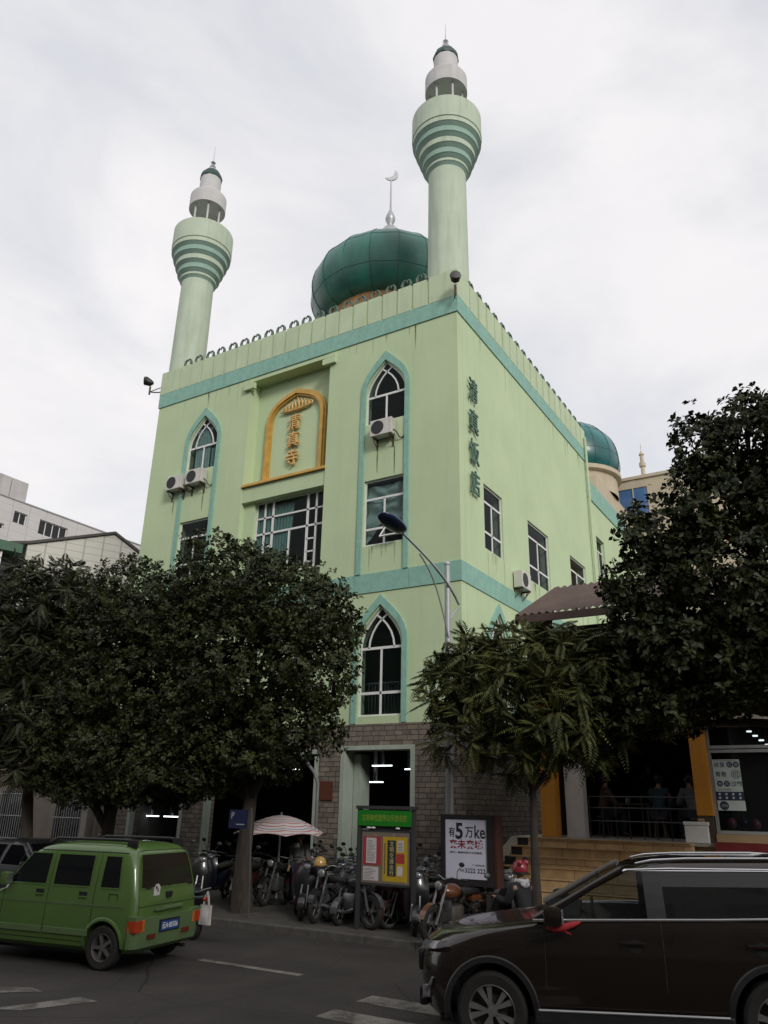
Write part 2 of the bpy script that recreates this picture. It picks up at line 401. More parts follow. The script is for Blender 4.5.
# ------------------------------------------------------------------ the mosque
FY = 19.05; SX = -9.12; WX = -22.62; BY = 32.4; CXm = -15.87; TOP = 18.87
FR = ((0, FY, 0), (1, 0, 0), (0, 0, 1), (0, -1, 0))            # front face, depth towards the street
SD = ((SX, 0, 0), (0, 1, 0), (0, 0, 1), (1, 0, 0))             # right side face, u = y
mosque = wthing('mosque', 'pale mint green mosque with two minarets, dark green dome and stone faced ground floor', 'mosque', (CXm, FY, 0))
LCX, RCX = -19.90, -11.76
wl = MB()
bay = rect(-17.70, 8.95, -14.08, 17.07)
holes = [bay]
for cx in (LCX, RCX):
    holes += [arch(cx, .755, 13.93, 14.95, 16.20), rect(cx - .73, 9.72, cx + .73, 11.92), arch(cx, .72, 4.60, 6.54, 7.78)]
wl.plate([rect(WX, 4.38, SX, 17.842)] + holes, -.35, 0, FR)
sideholes = [rect(20.78, 9.68, 22.26, 11.84), rect(24.55, 9.62, 26.66, 11.84), rect(29.15, 9.62, 31.18, 11.84), arch(21.62, .74, 4.60, 6.54, 7.80)]
wl.plate([rect(FY + .36, 4.38, BY, 17.842)] + sideholes, -.35, 0, SD)
wl.box(WX, FY + .36, 0, WX + .35, BY, 17.842)               # left side wall
wl.box(WX + .36, BY - .3, 0, SX - .36, BY, 17.842)          # back wall
wl.build('wall', GREEN, mosque)
# recessed bay back and reveals
RB = FY + .52
BK = ((0, RB, 0), (1, 0, 0), (0, 0, 1), (0, -1, 0))
b = MB(); b.plate([rect(-17.70, 8.95, -14.08, 17.07), rect(-17.30, 9.45, -14.22, 12.17)], -.25, 0, BK)
b.box(-17.95, FY + .351, 8.95, -17.701, RB + .25, 17.35); b.box(-14.079, FY + .351, 8.95, -13.83, RB + .25, 17.35); b.box(-17.7, FY + .351, 17.071, -14.08, RB + .25, 17.35)
b.box(-17.698, FY + .05, 12.17, -14.082, RB - .002, 12.74)      # spandrel under the gold ledge
b.box(-17.698, FY + .22, 8.955, -17.23, RB - .002, 12.168); b.box(-14.24, FY + .22, 8.955, -14.082, RB - .002, 12.168)
b.box(-17.98, FY - .13, 16.72, -17.45, FY - .002, 16.95)       # stepped corbels
b.box(-17.98, FY - .13, 16.955, -17.64, FY - .002, 17.10)
b.box(-14.33, FY - .13, 16.72, -13.8, FY - .002, 16.95); b.box(-14.14, FY - .13, 16.955, -13.8, FY - .002, 17.10)
b.build('recessed_bay', GREEN, mosque)
r = MB(); r.box(WX + .3, FY + .3, 17.8, SX - .3, BY - .25, 18.0); r.build('roof', mat('roof_concrete', (.25, .25, .24), .9), mosque)
# bands
for z0, z1, nm in ((17.24, 17.84, 'upper_band'), (8.22, 8.82, 'lower_band')):
    b = MB()
    if nm == 'upper_band':
        b.box(WX - .04, FY - .04, z0, SX + .04, FY - .001, z1); b.box(SX + .001, FY, z0, SX + .04, BY, z1)
    else:
        for x0, x1 in ((WX - .02, LCX - .95), (LCX - .94, LCX + .94), (LCX + .95, RCX - .95), (RCX - .94, RCX + .94), (RCX + .95, SX + .03)): b.box(x0, FY - .03, z0, x1, FY - .001, z1)
        b.box(SX + .001, FY, z0, SX + .03, BY, z1)
    b.build(nm, TEAL, mosque)
# arch trims
def trim(cx, frame, z0, zs, zt, zi, w=.92, t=.165, nm='arch_trim'):
    b = MB(); o = arch(cx, w, z0, zs, zt, 10); i = arch(cx, w - t, z0 - .001, zs - .02, zi, 10)
    loop = [o[1]] + o[2:] + [o[0]] + [i[0]] + i[2:][::-1] + [i[1]]
    b.plate([loop[::-1]], .002, .06, frame); b.build(nm, TEAL, mosque)
for cx in (LCX, RCX):
    trim(cx, FR, 8.823, 15.18, 16.56, 16.22)
    trim(cx, FR, 4.40, 6.75, 8.12, 7.82)
trim(21.62, SD, 4.40, 6.75, 8.10, 7.82)
# windows: each window is frame + glass
def bars(frame, d, loops, lines, name='window', glassloop=None, gm=GLASS, fm=WHITE, gd=-.20, curtains=None):
    m = MB()
    for l in loops: m.plate(l, d - .05, d, frame)
    for ln, wd in lines: pathstrip(m, ln, wd, d - .04, d - .004, frame)
    wobj = m.build(name, fm, mosque)
    g = MB(); g.plate([glassloop], d - .032, d - .026, frame); g.build('pane', gm, wobj)
    for c in (curtains or []): curtain(wobj, frame, d - .075, *c)
    return wobj
def curtain(parent, frame, d, x0, x1, z0, z1, mt=None, amp=.03, waves=9, taper=None):
    O, U, V, Nn = [Vector(a) for a in frame]; m = MB(); n = waves * 6; vs = []
    rows = 6
    for j in range(rows + 1):
        t = j / rows; z = z1 + (z0 - z1) * t
        for i in range(n + 1):
            s = i / n; xx = x0 + (x1 - x0) * s
            if taper: xx = x0 + (xx - x0) * (1 - taper * t) if taper > 0 else x1 + (xx - x1) * (1 + taper * t)
            vs.append(O + U * xx + V * z + Nn * (d + amp * math.sin(s * waves * 2 * PI + .6 * math.sin(3 * t + waves))))
    fs = [(j * (n + 1) + i, j * (n + 1) + i + 1, (j + 1) * (n + 1) + i + 1, (j + 1) * (n + 1) + i) for j in range(rows) for i in range(n)]
    m.add(vs, fs); return m.build('curtain', mt or CURT, parent, smooth=80)
def ring(o, t, cx, w, z0, zs, zt): return [o, arch(cx, w - t, z0 + t, zs, zt - t * 1.5, 10)]
def arched(frame, cx, w, z0, zs, zt, mid=None, curtains=None):
    o = arch(cx, w - .002, z0 + .002, zs, zt - .003, 10)
    h = zt - zs
    tr = [(-.60, 0), (-.55, .2), (-.43, .38), (-.24, .55), (-.02, .68), (.25, .80)]
    lines = [([(cx - w + .04, zs), (cx + w - .04, zs)], .075), ([(cx, z0 + .04), (cx, zs - .03)], .06)]
    for s in (-1, 1): lines.append(([(cx - s * x * w * -1, zs + z * h) for x, z in tr], .05))
    if mid: lines.append(([(cx - w + .04, mid), (cx + w - .04, mid)], .075))
    return bars(frame, -.07, [ring(o, .05, cx, w, z0, zs, zt)], lines, glassloop=arch(cx, w - .03, z0 + .03, zs, zt - .05, 10), curtains=curtains)
arched(FR, LCX, .755, 13.93, 14.95, 16.20, curtains=[(LCX - .45, LCX + .3, 13.98, 15.75, DRAPE, .03, 6), (LCX + .35, LCX + .68, 13.98, 14.8, CURT, .03, 3)])
arched(FR, RCX, .755, 13.93, 14.95, 16.20)
arched(FR, LCX, .72, 4.60, 6.54, 7.78, 5.25); arched(FR, RCX, .72, 4.60, 6.54, 7.78, 5.25)
arched(SD, 21.62, .74, 4.60, 6.54, 7.80, 5.25)
def rectwin(frame, x0, z0, x1, z1, vl, hl, curtains=None, extra=(), d=-.12):
    lines = [([(x, a), (x, b)], t) for x, a, b, t in vl] + [([(a, z), (b, z)], t) for z, a, b, t in hl] + list(extra)
    return bars(frame, d, [[rect(x0 + .002, z0 + .002, x1 - .002, z1 - .002), rect(x0 + .055, z0 + .055, x1 - .055, z1 - .055)]], lines, glassloop=rect(x0 + .02, z0 + .02, x1 - .02, z1 - .02), curtains=curtains)
for cx in (LCX, RCX):
    a, c = cx - .73, cx + .73
    wo = rectwin(FR, a, 9.72, c, 11.92, [(cx, 9.76, 11.27, .06)], [(11.28, a + .03, c - .03, .07), (10.28, a + .03, c - .03, .07)], d=-.07)
    if cx == RCX:
        # swagged drape, gathered from both sides, and a bottom sash tilted open
        m = MB(); vs = []; nI, nJ = 36, 40
        for j in range(nJ + 1):
            for i in range(nI + 1):
                s = i / nI * 2 - 1; t = j / nJ
                z = 11.75 - t * (1.15 + .75 * abs(s) ** 1.6) - .10 * (1 - s * s) * t
                y = FY + .20 + .045 * math.sin(16 * t + 7 * abs(s)) + .02 * math.sin(27 * t * (1 + .3 * s))
                vs.append((cx + s * .70, y, z))
        m.add(vs, [(j * (nI + 1) + i, j * (nI + 1) + i + 1, (j + 1) * (nI + 1) + i + 1, (j + 1) * (nI + 1) + i) for j in range(nJ) for i in range(nI)])
        m.build('curtain', mat('swag_cloth', (.72, .86, .80), .9, .05, 3), wo, smooth=80)
        m = MB(); q = R(38); O = (cx + .02, FY + .08, 10.24)
        fr2 = (O, (1, 0, 0), (0, -math.sin(q), -math.cos(q)), (0, -math.cos(q), math.sin(q)))
        m.plate([rect(0, 0, .66, .5), rect(.05, .05, .61, .45)], 0, .04, fr2); sa = m.build('open_sash', WHITE, wo)
        m = MB(); m.plate([rect(.04, .04, .62, .46)], .015, .02, fr2); m.build('pane', GLASS, sa)
# wide bay window
bx = [-17.225, -16.84, -16.48, -14.98, -14.62, -14.245]
z_ = [9.45, 9.95, 10.45, 10.95, 11.42, 12.166]
vl = [(bx[1], 9.5, 12.14, .075), (bx[2], 9.5, 12.14, .09), (bx[3], 9.5, 12.14, .09), (bx[4], 9.5, 12.14, .075), (-15.73, 9.5, 10.95, .07)]
hl = [(11.56, bx[0] + .03, bx[5] - .03, .06), (10.97, bx[0] + .03, bx[5] - .03, .07)]
for z in (10.5, 10.05, 9.7): hl += [(z, bx[1], bx[2], .05), (z, bx[3], bx[4], .05)]
BW = ((0, FY + .36, 0), (1, 0, 0), (0, 0, 1), (0, -1, 0))
rectwin(BW, bx[0], 9.45, bx[5], 12.166, vl, hl, curtains=[(-17.2, -16.5, 9.5, 11.95, CURT, .025, 5), (-16.44, -15.6, 9.5, 11.95, CURT, .03, 6, .18)], d=0)
# side windows
for (y0, y1, z0, z1, mid) in ((20.78, 22.26, 9.68, 11.84, 21.5), (24.55, 26.66, 9.62, 11.84, 25.6), (29.15, 31.18, 9.62, 11.84, 30.1)):
    rectwin(SD, y0, z0, y1, z1, [(mid, z0 + .04, z1 - .55, .07)], [(z1 - .55, y0 + .03, y1 - .03, .07), (z0 + .6, y0 + .03, y1 - .03, .07)], d=-.06)
# railing bars seen behind the ground arch window
m = MB()
for i in range(13):
    x = RCX - .66 + i * .11; m.tube([(x, FY + .5, 4.6), (x, FY + .5, 5.6)], .012, 5)
m.box(RCX - .72, FY + .485, 5.58, RCX + .72, FY + .515, 5.62); m.build('window_railing', STEEL, mosque)
# parapet with panels
p = MB()
p.box(WX, FY, 17.845, SX, FY + .25, TOP - .02); p.box(SX - .25, FY + .251, 17.845, SX, BY, TOP - .02); p.box(WX, FY + .251, 17.845, WX + .25, BY, TOP - .02)
ringx = [-21.32 + .603 * i for i in range(19)]
ringy = [20.32 + .70 * i for i in range(18)]
for x in ringx: p.box(x - .255, FY - .045, 17.847, x + .255, FY - .001, TOP)
for y in ringy: p.box(SX + .001, y - .30, 17.847, SX + .045, y + .30, TOP)
p.box(WX - .045, FY - .045, 17.847, ringx[0] - .35, FY - .001, TOP + .01); p.box(ringx[-1] + .35, FY - .045, 17.847, SX + .045, FY - .001, TOP + .03)
p.box(SX + .001, FY + .001, 17.847, SX + .045, ringy[0] - .38, TOP + .03)
par = p.build('parapet', GREENP, mosque)
proto = None
def ringmesh():
    m = MB(); pts = []
    for i in range(19):
        q = R(-250 + i * 320 / 18 + 0); pts.append((.17 * math.cos(q), 0, .19 + .19 * math.sin(q)))
    m.tube(pts, [.042 + .022 * math.sin(PI * i / 18) for i in range(19)], 6)
    m.tube([(0, 0, .38), (0, 0, .30), (.03, 0, .25)], [.03, .025, .012], 5)
    return m
for x in ringx:
    if proto is None: proto = ringmesh().build('ring_ornament', RING, par, smooth=60); o = proto
    else: o = proto.copy(); COL.objects.link(o)
    o.location = (x, FY + .06, TOP - .03); o.rotation_euler = (0, random.uniform(-.15, .15), 0)
for y in ringy:
    o = proto.copy(); COL.objects.link(o); o.location = (SX - .08, y, TOP - .03); o.rotation_euler = (0, 0, PI / 2)
# gold arch and ledge
GX = -15.84
m = MB()
def goldarch(w, z0, zs, zt): 
    h = zt - zs
    Rt = bez((GX + w, zs), (GX + w, zs + .62 * h), (GX + .62 * w, zs + .80 * h), (GX, zt), 12)
    return [(GX + w, z0 - .22)] + Rt + [(2 * GX - x, z) for x, z in Rt[::-1][1:]] + [(GX - w, z0 - .22)]
for wo, wi, dz, d1 in ((1.36, 1.09, .27, .10), (1.29, 1.16, .13, .16)):
    o = goldarch(wo, 13.14, 15.22, 16.50 - (1.36 - wo)); i = goldarch(wi, 13.14, 15.22, 16.50 - (1.36 - wi) - .02)
    m.plate([o + i[::-1]], .002, d1, BK)
m.build('gold_arch', GOLD, mosque)
m = MB(); m.box(-17.71, FY - .05, 12.742, -14.07, RB - .003, 12.80); m.box(-17.69, FY + .0, 12.8005, -14.09, RB - .003, 12.86); m.build('gold_ledge', GOLD, mosque)
# ground floor stone cladding with openings
m = MB()
doors = [rect(-12.95, .0, -10.55, 3.80), rect(-18.02, .0, -13.72, 3.72), rect(-21.35, .0, -18.90, 3.80)]
lo = rect(WX - .05, .01, SX + .06, 4.38)
z0 = .01
outer = [(WX - .05, z0), (-21.35, z0), (-21.35, 3.8), (-18.9, 3.8), (-18.9, z0), (-18.02, z0), (-18.02, 3.72), (-13.72, 3.72), (-13.72, z0), (-12.95, z0), (-12.95, 3.8), (-10.55, 3.8), (-10.55, z0), (SX + .06, z0), (SX + .06, 4.38), (WX - .05, 4.38)]
m.plate([outer], -.40, .06, FR); m.build('stone_cladding', STF, mosque)
m = MB(); m.plate([rect(FY + .401, .01, BY, 4.38)], -.35, .06, SD); m.build('stone_cladding', STS, mosque)
m = MB()
for x0, x1, zt in ((-12.95, -10.55, 3.8), (-18.02, -13.72, 3.72), (-21.35, -18.9, 3.8)):
    for xa, xb in ((x0 + .002, x0 + .13), (x1 - .13, x1 - .002)): m.box(xa, FY - .085, .125, xb, FY + (.9 if zt == 3.8 and x0 > -14 else .12), zt - .12)
    m.box(x0 + .002, FY - .085, zt - .118, x1 - .002, FY + .5, zt - .002)
m.box(-12.80, FY + .4, .125, -12.58, FY + .9, 3.6)
m.build('door_jamb', JAMB, mosque)
# dark hall behind the openings
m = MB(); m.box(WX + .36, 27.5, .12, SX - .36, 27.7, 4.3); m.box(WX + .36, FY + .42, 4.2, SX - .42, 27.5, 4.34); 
m.box(WX + .36, FY + .41, .121, WX + .42, 27.49, 4.19)  # added dark lining hides the green side wall lit by the tubes
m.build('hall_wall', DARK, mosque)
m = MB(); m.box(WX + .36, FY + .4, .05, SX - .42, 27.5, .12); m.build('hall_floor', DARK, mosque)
def tube_light(x, y, z, l, lab, ang=0):
    o = wthing('tube_lamp', lab, 'lamp', (x, y, z), 0, 'lit tube lamps in the mosque hall')
    m = MB(); dx, dy = math.cos(ang) * l / 2, math.sin(ang) * l / 2
    m.tube([(x - dx, y - dy, z), (x + dx, y + dy, z)], .02, 6); m.build('tube', TUBE, o)
    m = MB(); m.box(x - .05, y - .05, z + .021, x + .05, y + .05, 4.19); m.build('mount', STEEL, o)
tube_light(-13.78, 22.6, 3.46, .75, 'lit tube lamp seen through the tall stone framed doorway, higher of the pair')
tube_light(-14.15, 22.8, 2.96, .6, 'lit tube lamp seen through the tall stone framed doorway, lower of the pair')
tube_light(-12.92, 22.9, 3.36, .35, 'short piece of lit tube lamp at the right jamb of the tall stone doorway')
tube_light(-17.6, 22.7, 3.38, .75, 'single lit tube lamp in the dark central opening above the striped umbrella')
tube_light(-22.0, 20.6, 1.75, .8, 'lit tube lamp low in the left opening above the green van, left of the pair', 0)
tube_light(-21.0, 20.6, 1.75, .7, 'lit tube lamp low in the left opening above the green van, right of the pair', 0)
m = MB(); m.box(-13.62, FY - .095, 2.35, -13.18, FY - .062, 2.85); tag(m.build('wall_plaque', mat('dark_red_plaque', (.11, .035, .02), .5)), 'small dark red plaque on the stone pillar left of the tall doorway', 'plaque')
# minarets
def minaret(x, y, dz=0):
    o = MB(); o.lathe([(.80, 17.6), (.74, 18.3), (.70, 24.30)], (x, y, dz), 40); mn = o.build('minaret', MINP, mosque, smooth=40)
    prof_l = []; prof_d = []
    c = MB()
    st = [(.70, .80, 24.26, 24.52), (.80, .93, 24.52, 24.90), (.93, 1.06, 24.90, 25.28), (1.06, 1.19, 25.28, 25.66), (1.19, 1.31, 25.66, 26.0)]
    for i, (ra, rb, za, zb) in enumerate(st):
        c.lathe([(ra - .02, za), (rb - .02, za + .14)], (x, y, dz), 40, mi=1)          # sloping soffit
        c.lathe([(rb - .02, za + .14), (rb, za + .15), (rb, zb)], (x, y, dz), 40, mi=0 if i % 2 == 0 else 1)
    c.build('corbel_ring', [MINP, MIND], mn, smooth=30)
    c = MB(); c.lathe([(1.29, 26.0), (1.335, 26.04), (1.33, 27.02), (1.22, 27.02), (1.22, 26.6), (.2, 26.6)], (x, y, dz), 40); c.build('gallery', MINP, mn, smooth=30)
    c = MB(); c.lathe([(0, 28.56), (.79, 28.52), (.83, 28.5), (.83, 29.22), (.80, 29.27), (.54, 29.28), (.50, 29.32), (.48, 30.36), (0, 30.36)], (x, y, dz), 36); c.build('lantern_roof', MINW, mn, smooth=30)
    for k in range(6):
        q = R(20 + 60 * k); c = MB(); px, py = x + .62 * math.cos(q), y + .62 * math.sin(q)
        c.tube([(px, py, 26.6 + dz), (px, py, 28.53 + dz)], .045, 8); c.build('lantern_column', MINW, mn, smooth=40)
    c = MB(); c.lathe([(.52, 30.36), (.53, 30.45), (.47, 30.66), (.34, 30.85), (.15, 30.97), (0, 31.0)], (x, y, dz), 10); c.build('cap_dome', DOMES, mn, smooth=20)
    c = MB(); c.lathe([(.1, 30.95), (.1, 31.05), (.17, 31.16), (.1, 31.28), (.06, 31.33), (.13, 31.44), (.05, 31.56), (.02, 31.6), (.012, 32.5), (0, 32.5)], (x, y, dz), 12); c.build('finial', CHROME, mn, smooth=40)
minaret(-10.05, 20.35); minaret(-22.36, 20.0, -.5)
# main dome
def dome(x, y, prof, nseg, dm, seams, parent, r0, name='dome'):
    c = MB(); fine = []
    for i in range(len(prof) - 1):
        p0 = prof[max(0, i - 1)]; p1 = prof[i]; p2 = prof[i + 1]; p3 = prof[min(len(prof) - 1, i + 2)]
        for k in range(3):
            t = k / 3; fine.append(tuple(.5 * (2 * b + (c_ - a) * t + (2 * a - 5 * b + 4 * c_ - d_) * t * t + (3 * b - a - 3 * c_ + d_) * t ** 3) for a, b, c_, d_ in zip(p0, p1, p2, p3)))
    fine.append(prof[-1]); c.lathe(fine, (x, y, 0), nseg, a0=r0)
    d = c.build(name, dm, parent, smooth=32)
    c = MB()
    for k in range(nseg):
        q = r0 + 2 * PI * k / nseg
        c.tube([(x + (r + .002) * math.cos(q), y + (r + .002) * math.sin(q), z) for r, z in fine], .016, 4)
    for r, z in prof[2:-1:2]:
        c.tube([(x + r * math.cos(r0 + 2 * PI * k / nseg), y + r * math.sin(r0 + 2 * PI * k / nseg), z) for k in range(nseg + 1)], .012, 4)
    c.build('seam', seams, d)
    return d
DX, DY = -15.87, 25.8
c = MB(); c.lathe([(2.72, 17.9), (2.72, 23.0)], (DX, DY, 0), 32); c.lathe([(2.80, 22.2), (2.80, 22.5)], (DX, DY, 0), 32); c.build('dome_drum', OCHRE, mosque, smooth=30)
dm = dome(DX, DY, [(2.72, 22.95), (3.2, 23.15), (3.57, 23.85), (3.66, 24.6), (3.40, 25.5), (2.62, 26.35), (1.55, 27.15), (.62, 27.85), (.30, 28.2)], 18, DOME, DOMES, mosque, R(8))
c = MB(); c.lathe([(.62, 27.8), (.55, 28.2), (.30, 28.6), (.12, 28.75), (.13, 28.85), (.23, 29.05), (.25, 29.2), (.2, 29.38), (.10, 29.62), (.05, 29.75), (.035, 31.6), (0, 31.6)], (DX, DY, 0), 20); c.build('finial', STEEL, dm, smooth=40)
c = MB(); outer = [(.35 * math.cos(R(a)), .35 * math.sin(R(a))) for a in range(-150, 61, 10)]; e0, e1 = outer[-1], outer[0]; inner = [((1 - t) ** 2 * e0[0] + 2 * t * (1 - t) * .20 + t * t * e1[0], (1 - t) ** 2 * e0[1] + 2 * t * (1 - t) * -.20 + t * t * e1[1]) for t in [i / 14 for i in range(1, 14)]]
q = R(31); c.plate([outer + inner], -.03, .03, ((DX, DY, 31.95), (math.cos(q), math.sin(q), 0), (0, 0, 1), (math.sin(q), -math.cos(q), 0))); c.build('crescent', STEEL, dm)
# rear wing
m = MB(); WXR = -9.5
WG = ((WXR, 0, 0), (0, 1, 0), (0, 0, 1), (1, 0, 0))
m.plate([rect(BY + .01, 0, 52, 17.0), rect(34.6, 11.6, 35.9, 14.4)], -.3, 0, WG); m.box(-20, 51.7, 0, WXR - .31, 52, 17); m.box(-20, BY + .02, 16.6, WXR - .31, 51.69, 16.9)
wg = m.build('rear_wing', GREEN, mosque)
m = MB(); m.box(WXR + .001, BY + .01, 16.05, WXR + .05, 52, 17.0); m.build('upper_band', TEAL, wg)
rectwin(WG, 34.6, 11.6, 35.9, 14.4, [(35.25, 11.7, 13.8, .07)], [(13.8, 34.65, 35.85, .07)])
m = MB(); m.tube([(SX + .12, BY - .15, 4), (SX + .12, BY - .15, 18.4)], .06, 8); m.build('drainpipe', GREENP, mosque)
# lettering
def sign_thing(name, lab, loc): return wthing(name, lab, 'sign', loc)
s = sign_thing('gilded_lettering', 'gilded Chinese characters and calligraphy under the gold arch of the mosque front', (GX, RB, 13.4))
for ch, z in (('清', 15.12), ('真', 14.42), ('寺', 13.72)):
    m = MB(); letter(m, ch, (GX - .02, z), BK, .05, .15, w=.50, h=.60, off=.004); m.build('character', GOLDL, s)
m = MB()
rnd = random.Random(3)
for k in range(9):
    x0 = GX - .62 + k * .15; h = .42 * (1 - abs(k - 4) / 6)
    base = 15.68
    pts = [(x0, RB - .09, base + rnd.uniform(-.02, .03)), (x0 + .10, RB - .09, base - .02 + rnd.uniform(-.02, .03)), (x0 + .17, RB - .09, base + .07), (x0 + .13, RB - .09, base + .07 + h * .55), (x0 + .05, RB - .09, base + .05 + h)]
    m.tube(pts, [.02, .042, .035, .03, .012], 6)
    m.tube([(x0 + .02, RB - .09, base + h * .5), (x0 + .10, RB - .09, base + h * .62 + .04)], [.03, .018], 6)
m.tube([(GX - .72, RB - .09, 15.66), (GX - .3, RB - .09, 15.62), (GX + .3, RB - .09, 15.62), (GX + .66, RB - .09, 15.74)], [.02, .05, .05, .015], 6)
m.build('calligraphy', GOLDL, s, smooth=60)
s = sign_thing('green_lettering', 'four weathered green Chinese characters in a column on the mosque side wall', (SX, 20.15, 11))
for ch, z in (('清', 14.75), ('真', 13.62), ('饭', 12.56), ('店', 11.52)):
    m = MB(); letter(m, ch, (19.97, z), SD, .07, .12, w=.62, h=.80, off=.002)
    m.box(SX + .001, 19.92, z - .2, SX + .07, 19.96, z + .2)
    m.build('character', SIGNG, s)
# air conditioners
def air_con(x, y, z, rz, lab):
    o = thing('air_conditioner', lab, 'air conditioner', (x, y, z), rz, 'air conditioners on the mosque walls')
    m = MB(); m.bbox(-.40, -.34, 0, .40, -.04, .56, .02); m.build('casing', ACW, o)
    m = MB(); m.lathe([(.215, -.349), (.235, -.35), (.235, -.341), (.215, -.341)], (-.12, 0, .28), 24, axis='y')
    for k in range(5): m.lathe([(.04 + .04 * k, -.352), (.048 + .04 * k, -.352)], (-.12, 0, .28), 20, axis='y')
    m.build('grille', BLACK, o)
    m = MB(); m.lathe([(0, -.3425), (.21, -.3425)], (-.12, 0, .28), 24, axis='y'); m.build('fan', mat('fan_dark_plastic', (.03, .03, .03), .6) if 'fan_dark_plastic' not in bpy.data.materials else bpy.data.materials['fan_dark_plastic'], o)  # fan drawn as one flat disc of dark plastic
    for sx in (-.3, .3):
        m = MB(); m.box(sx - .02, -.34, -.05, sx + .02, 0, -.001); m.tube([(sx, -.32, -.03), (sx, -.005, -.32)], .016, 5); m.box(sx - .02, -.03, -.36, sx + .02, 0, -.055); m.build('bracket', RUST, o)
    m = MB(); m.tube([(.41, -.2, .15), (.50, -.16, .05), (.55, -.08, -.1), (.62, -.03, -.12), (.72, -.02, -.04), (.80, -.02, 0)], .02, 6); m.build('pipe', BLACK, o)
    return o
air_con(-20.88, FY, 13.22, 0, 'white air conditioner on the mosque front, left of the pair under the left arched window')
air_con(-19.86, FY, 13.27, 0, 'white air conditioner on the mosque front, right of the pair under the left arched window')
air_con(-11.72, FY, 13.28, 0, 'stained white air conditioner alone under the right upper arched window')
air_con(SX + .001, 23.3, 8.95, PI / 2, 'white air conditioner on the mosque side wall above the brown roof')
m = MB()
WSTAIN = mat('water_stain', (.36, .42, .26), .9, .15, 6)
STAIN = mat('rust_streak', (.15, .14, .085), .9, .4, 6)
for x, z0, z1 in ((-12.02, 12.2, 12.92), (-11.38, 12.05, 12.92), (-21.1, 12.4, 12.9), (-19.6, 12.3, 12.95)):
    m = MB(); m.plate([[(x - .012, z1), (x - .03, z1 - .3), (x - .012, z0), (x + .008, z0 - .1), (x + .022, z1 - .25), (x + .018, z1)]], .001, .003, FR); m.build('rust_streak', STAIN, mosque)
rn = random.Random(21)
for fr_, u0, u1, z1, n_ in ((FR, RCX - .7, RCX + .7, 9.70, 6), (SD, 20.8, 22.25, 9.66, 6), (SD, 24.6, 26.6, 9.60, 8), (SD, 29.2, 31.1, 9.6, 6), (SD, 20.0, 31.8, 17.22, 16), (FR, -22.3, -18.2, 17.22, 6), (FR, -13.7, -9.4, 17.22, 7)):
    m = MB()
    for k in range(n_):
        u = rn.uniform(u0, u1); h = rn.uniform(.25, 1.1); w_ = rn.uniform(.012, .05)
        m.plate([[(u - w_, z1), (u - w_ * .6, z1 - h * .5), (u - .004, z1 - h), (u + .006, z1 - h * .97), (u + w_ * .8, z1 - h * .4), (u + w_, z1)]], .0005, .002, fr_); m.build('water_stain', WSTAIN, mosque); m = MB()
m = MB(); m.tube([(-9.4, FY - .03, 18.85), (-9.9, FY - .03, 18.80), (-10.3, FY - .03, 18.93), (-10.7, FY + .1, 19.0)], .018, 5); m.build('cable', BLACK, mosque)
# floodlights on corners
def flood(x, y, z, dx, dy, lab):
    o = wthing('floodlight', lab, 'floodlight', (x, y, z), 0, 'black floodlights on the parapet corners')
    d = Vector((dx, dy, 0)); a = Vector((x, y, z)); b = a + d * .55
    m = MB(); m.tube([a, a + d * .3 + Vector((0, 0, -.02)), b], .025, 6); m.tube([a + Vector((0, 0, .25)), b], .018, 6); m.tube([b - Vector((0, 0, .12)), b + Vector((0, 0, .25))], .04, 6); m.build('bracket', RUST, o)
    m = MB(); c = b + Vector((0, 0, .42)); e = c + d * .28 + Vector((0, 0, .1)); m.tube([c - d * .12, c, e - d * .05, e], [.05, .14, .19, .175], 14); m.build('lamp_housing', BLACK, o, smooth=40)
flood(WX - .04, FY + .05, 18.05, -.8, -.5, 'black floodlight bracketed off the left parapet corner')
flood(SX - .05, FY - .05, 17.75, .3, -.5, 'black floodlight bracketed off the right parapet corner below the right minaret')
# ------------------------------------------------------------------ buildings on the left
PLAIN = ((0, 0, 0), (1, 0, 0), (0, 0, 1), (0, -1, 0))
WTILE = mat('white_wall_tiles', (.60, .58, .57), .7, .05, 1, dirt=.25)
def tile_rows(name, base, line, dirv, pitch, w=.07):
    m, nt, b = nmat(name); N = nt.nodes.new; L = nt.links.new
    tc = N('ShaderNodeTexCoord'); sp = N('ShaderNodeSeparateXYZ'); L(tc.outputs['Object'], sp.inputs[0])
    def frac(o, s):
        a = N('ShaderNodeMath'); a.operation = 'MULTIPLY'; L(o, a.inputs[0]); a.inputs[1].default_value = 1 / s
        f = N('ShaderNodeMath'); f.operation = 'FRACT'; L(a.outputs[0], f.inputs[0])
        c = N('ShaderNodeMath'); c.operation = 'LESS_THAN'; L(f.outputs[0], c.inputs[0]); c.inputs[1].default_value = w
        return c.outputs[0]
    mx = N('ShaderNodeMath'); mx.operation = 'MAXIMUM'; L(frac(sp.outputs[2], pitch), mx.inputs[0])
    L(frac(sp.outputs['XYZ'.index(dirv)], pitch * 2.3), mx.inputs[1])
    no = N('ShaderNodeTexNoise'); no.inputs['Scale'].default_value = .8; no.inputs['Detail'].default_value = 6; L(tc.outputs['Object'], no.inputs['Vector'])
    cr = N('ShaderNodeValToRGB'); cr.color_ramp.elements[0].color = (*[c * .88 for c in base], 1); cr.color_ramp.elements[1].color = (*[min(1, c * 1.08) for c in base], 1); L(no.outputs['Fac'], cr.inputs['Fac'])
    mc = N('ShaderNodeMixRGB'); L(mx.outputs[0], mc.inputs['Fac']); L(cr.outputs['Color'], mc.inputs['Color1']); mc.inputs['Color2'].default_value = (*line, 1)
    L(mc.outputs[0], b.inputs['Base Color']); b.inputs['Roughness'].default_value = .7
    return m
WBX = -46.0
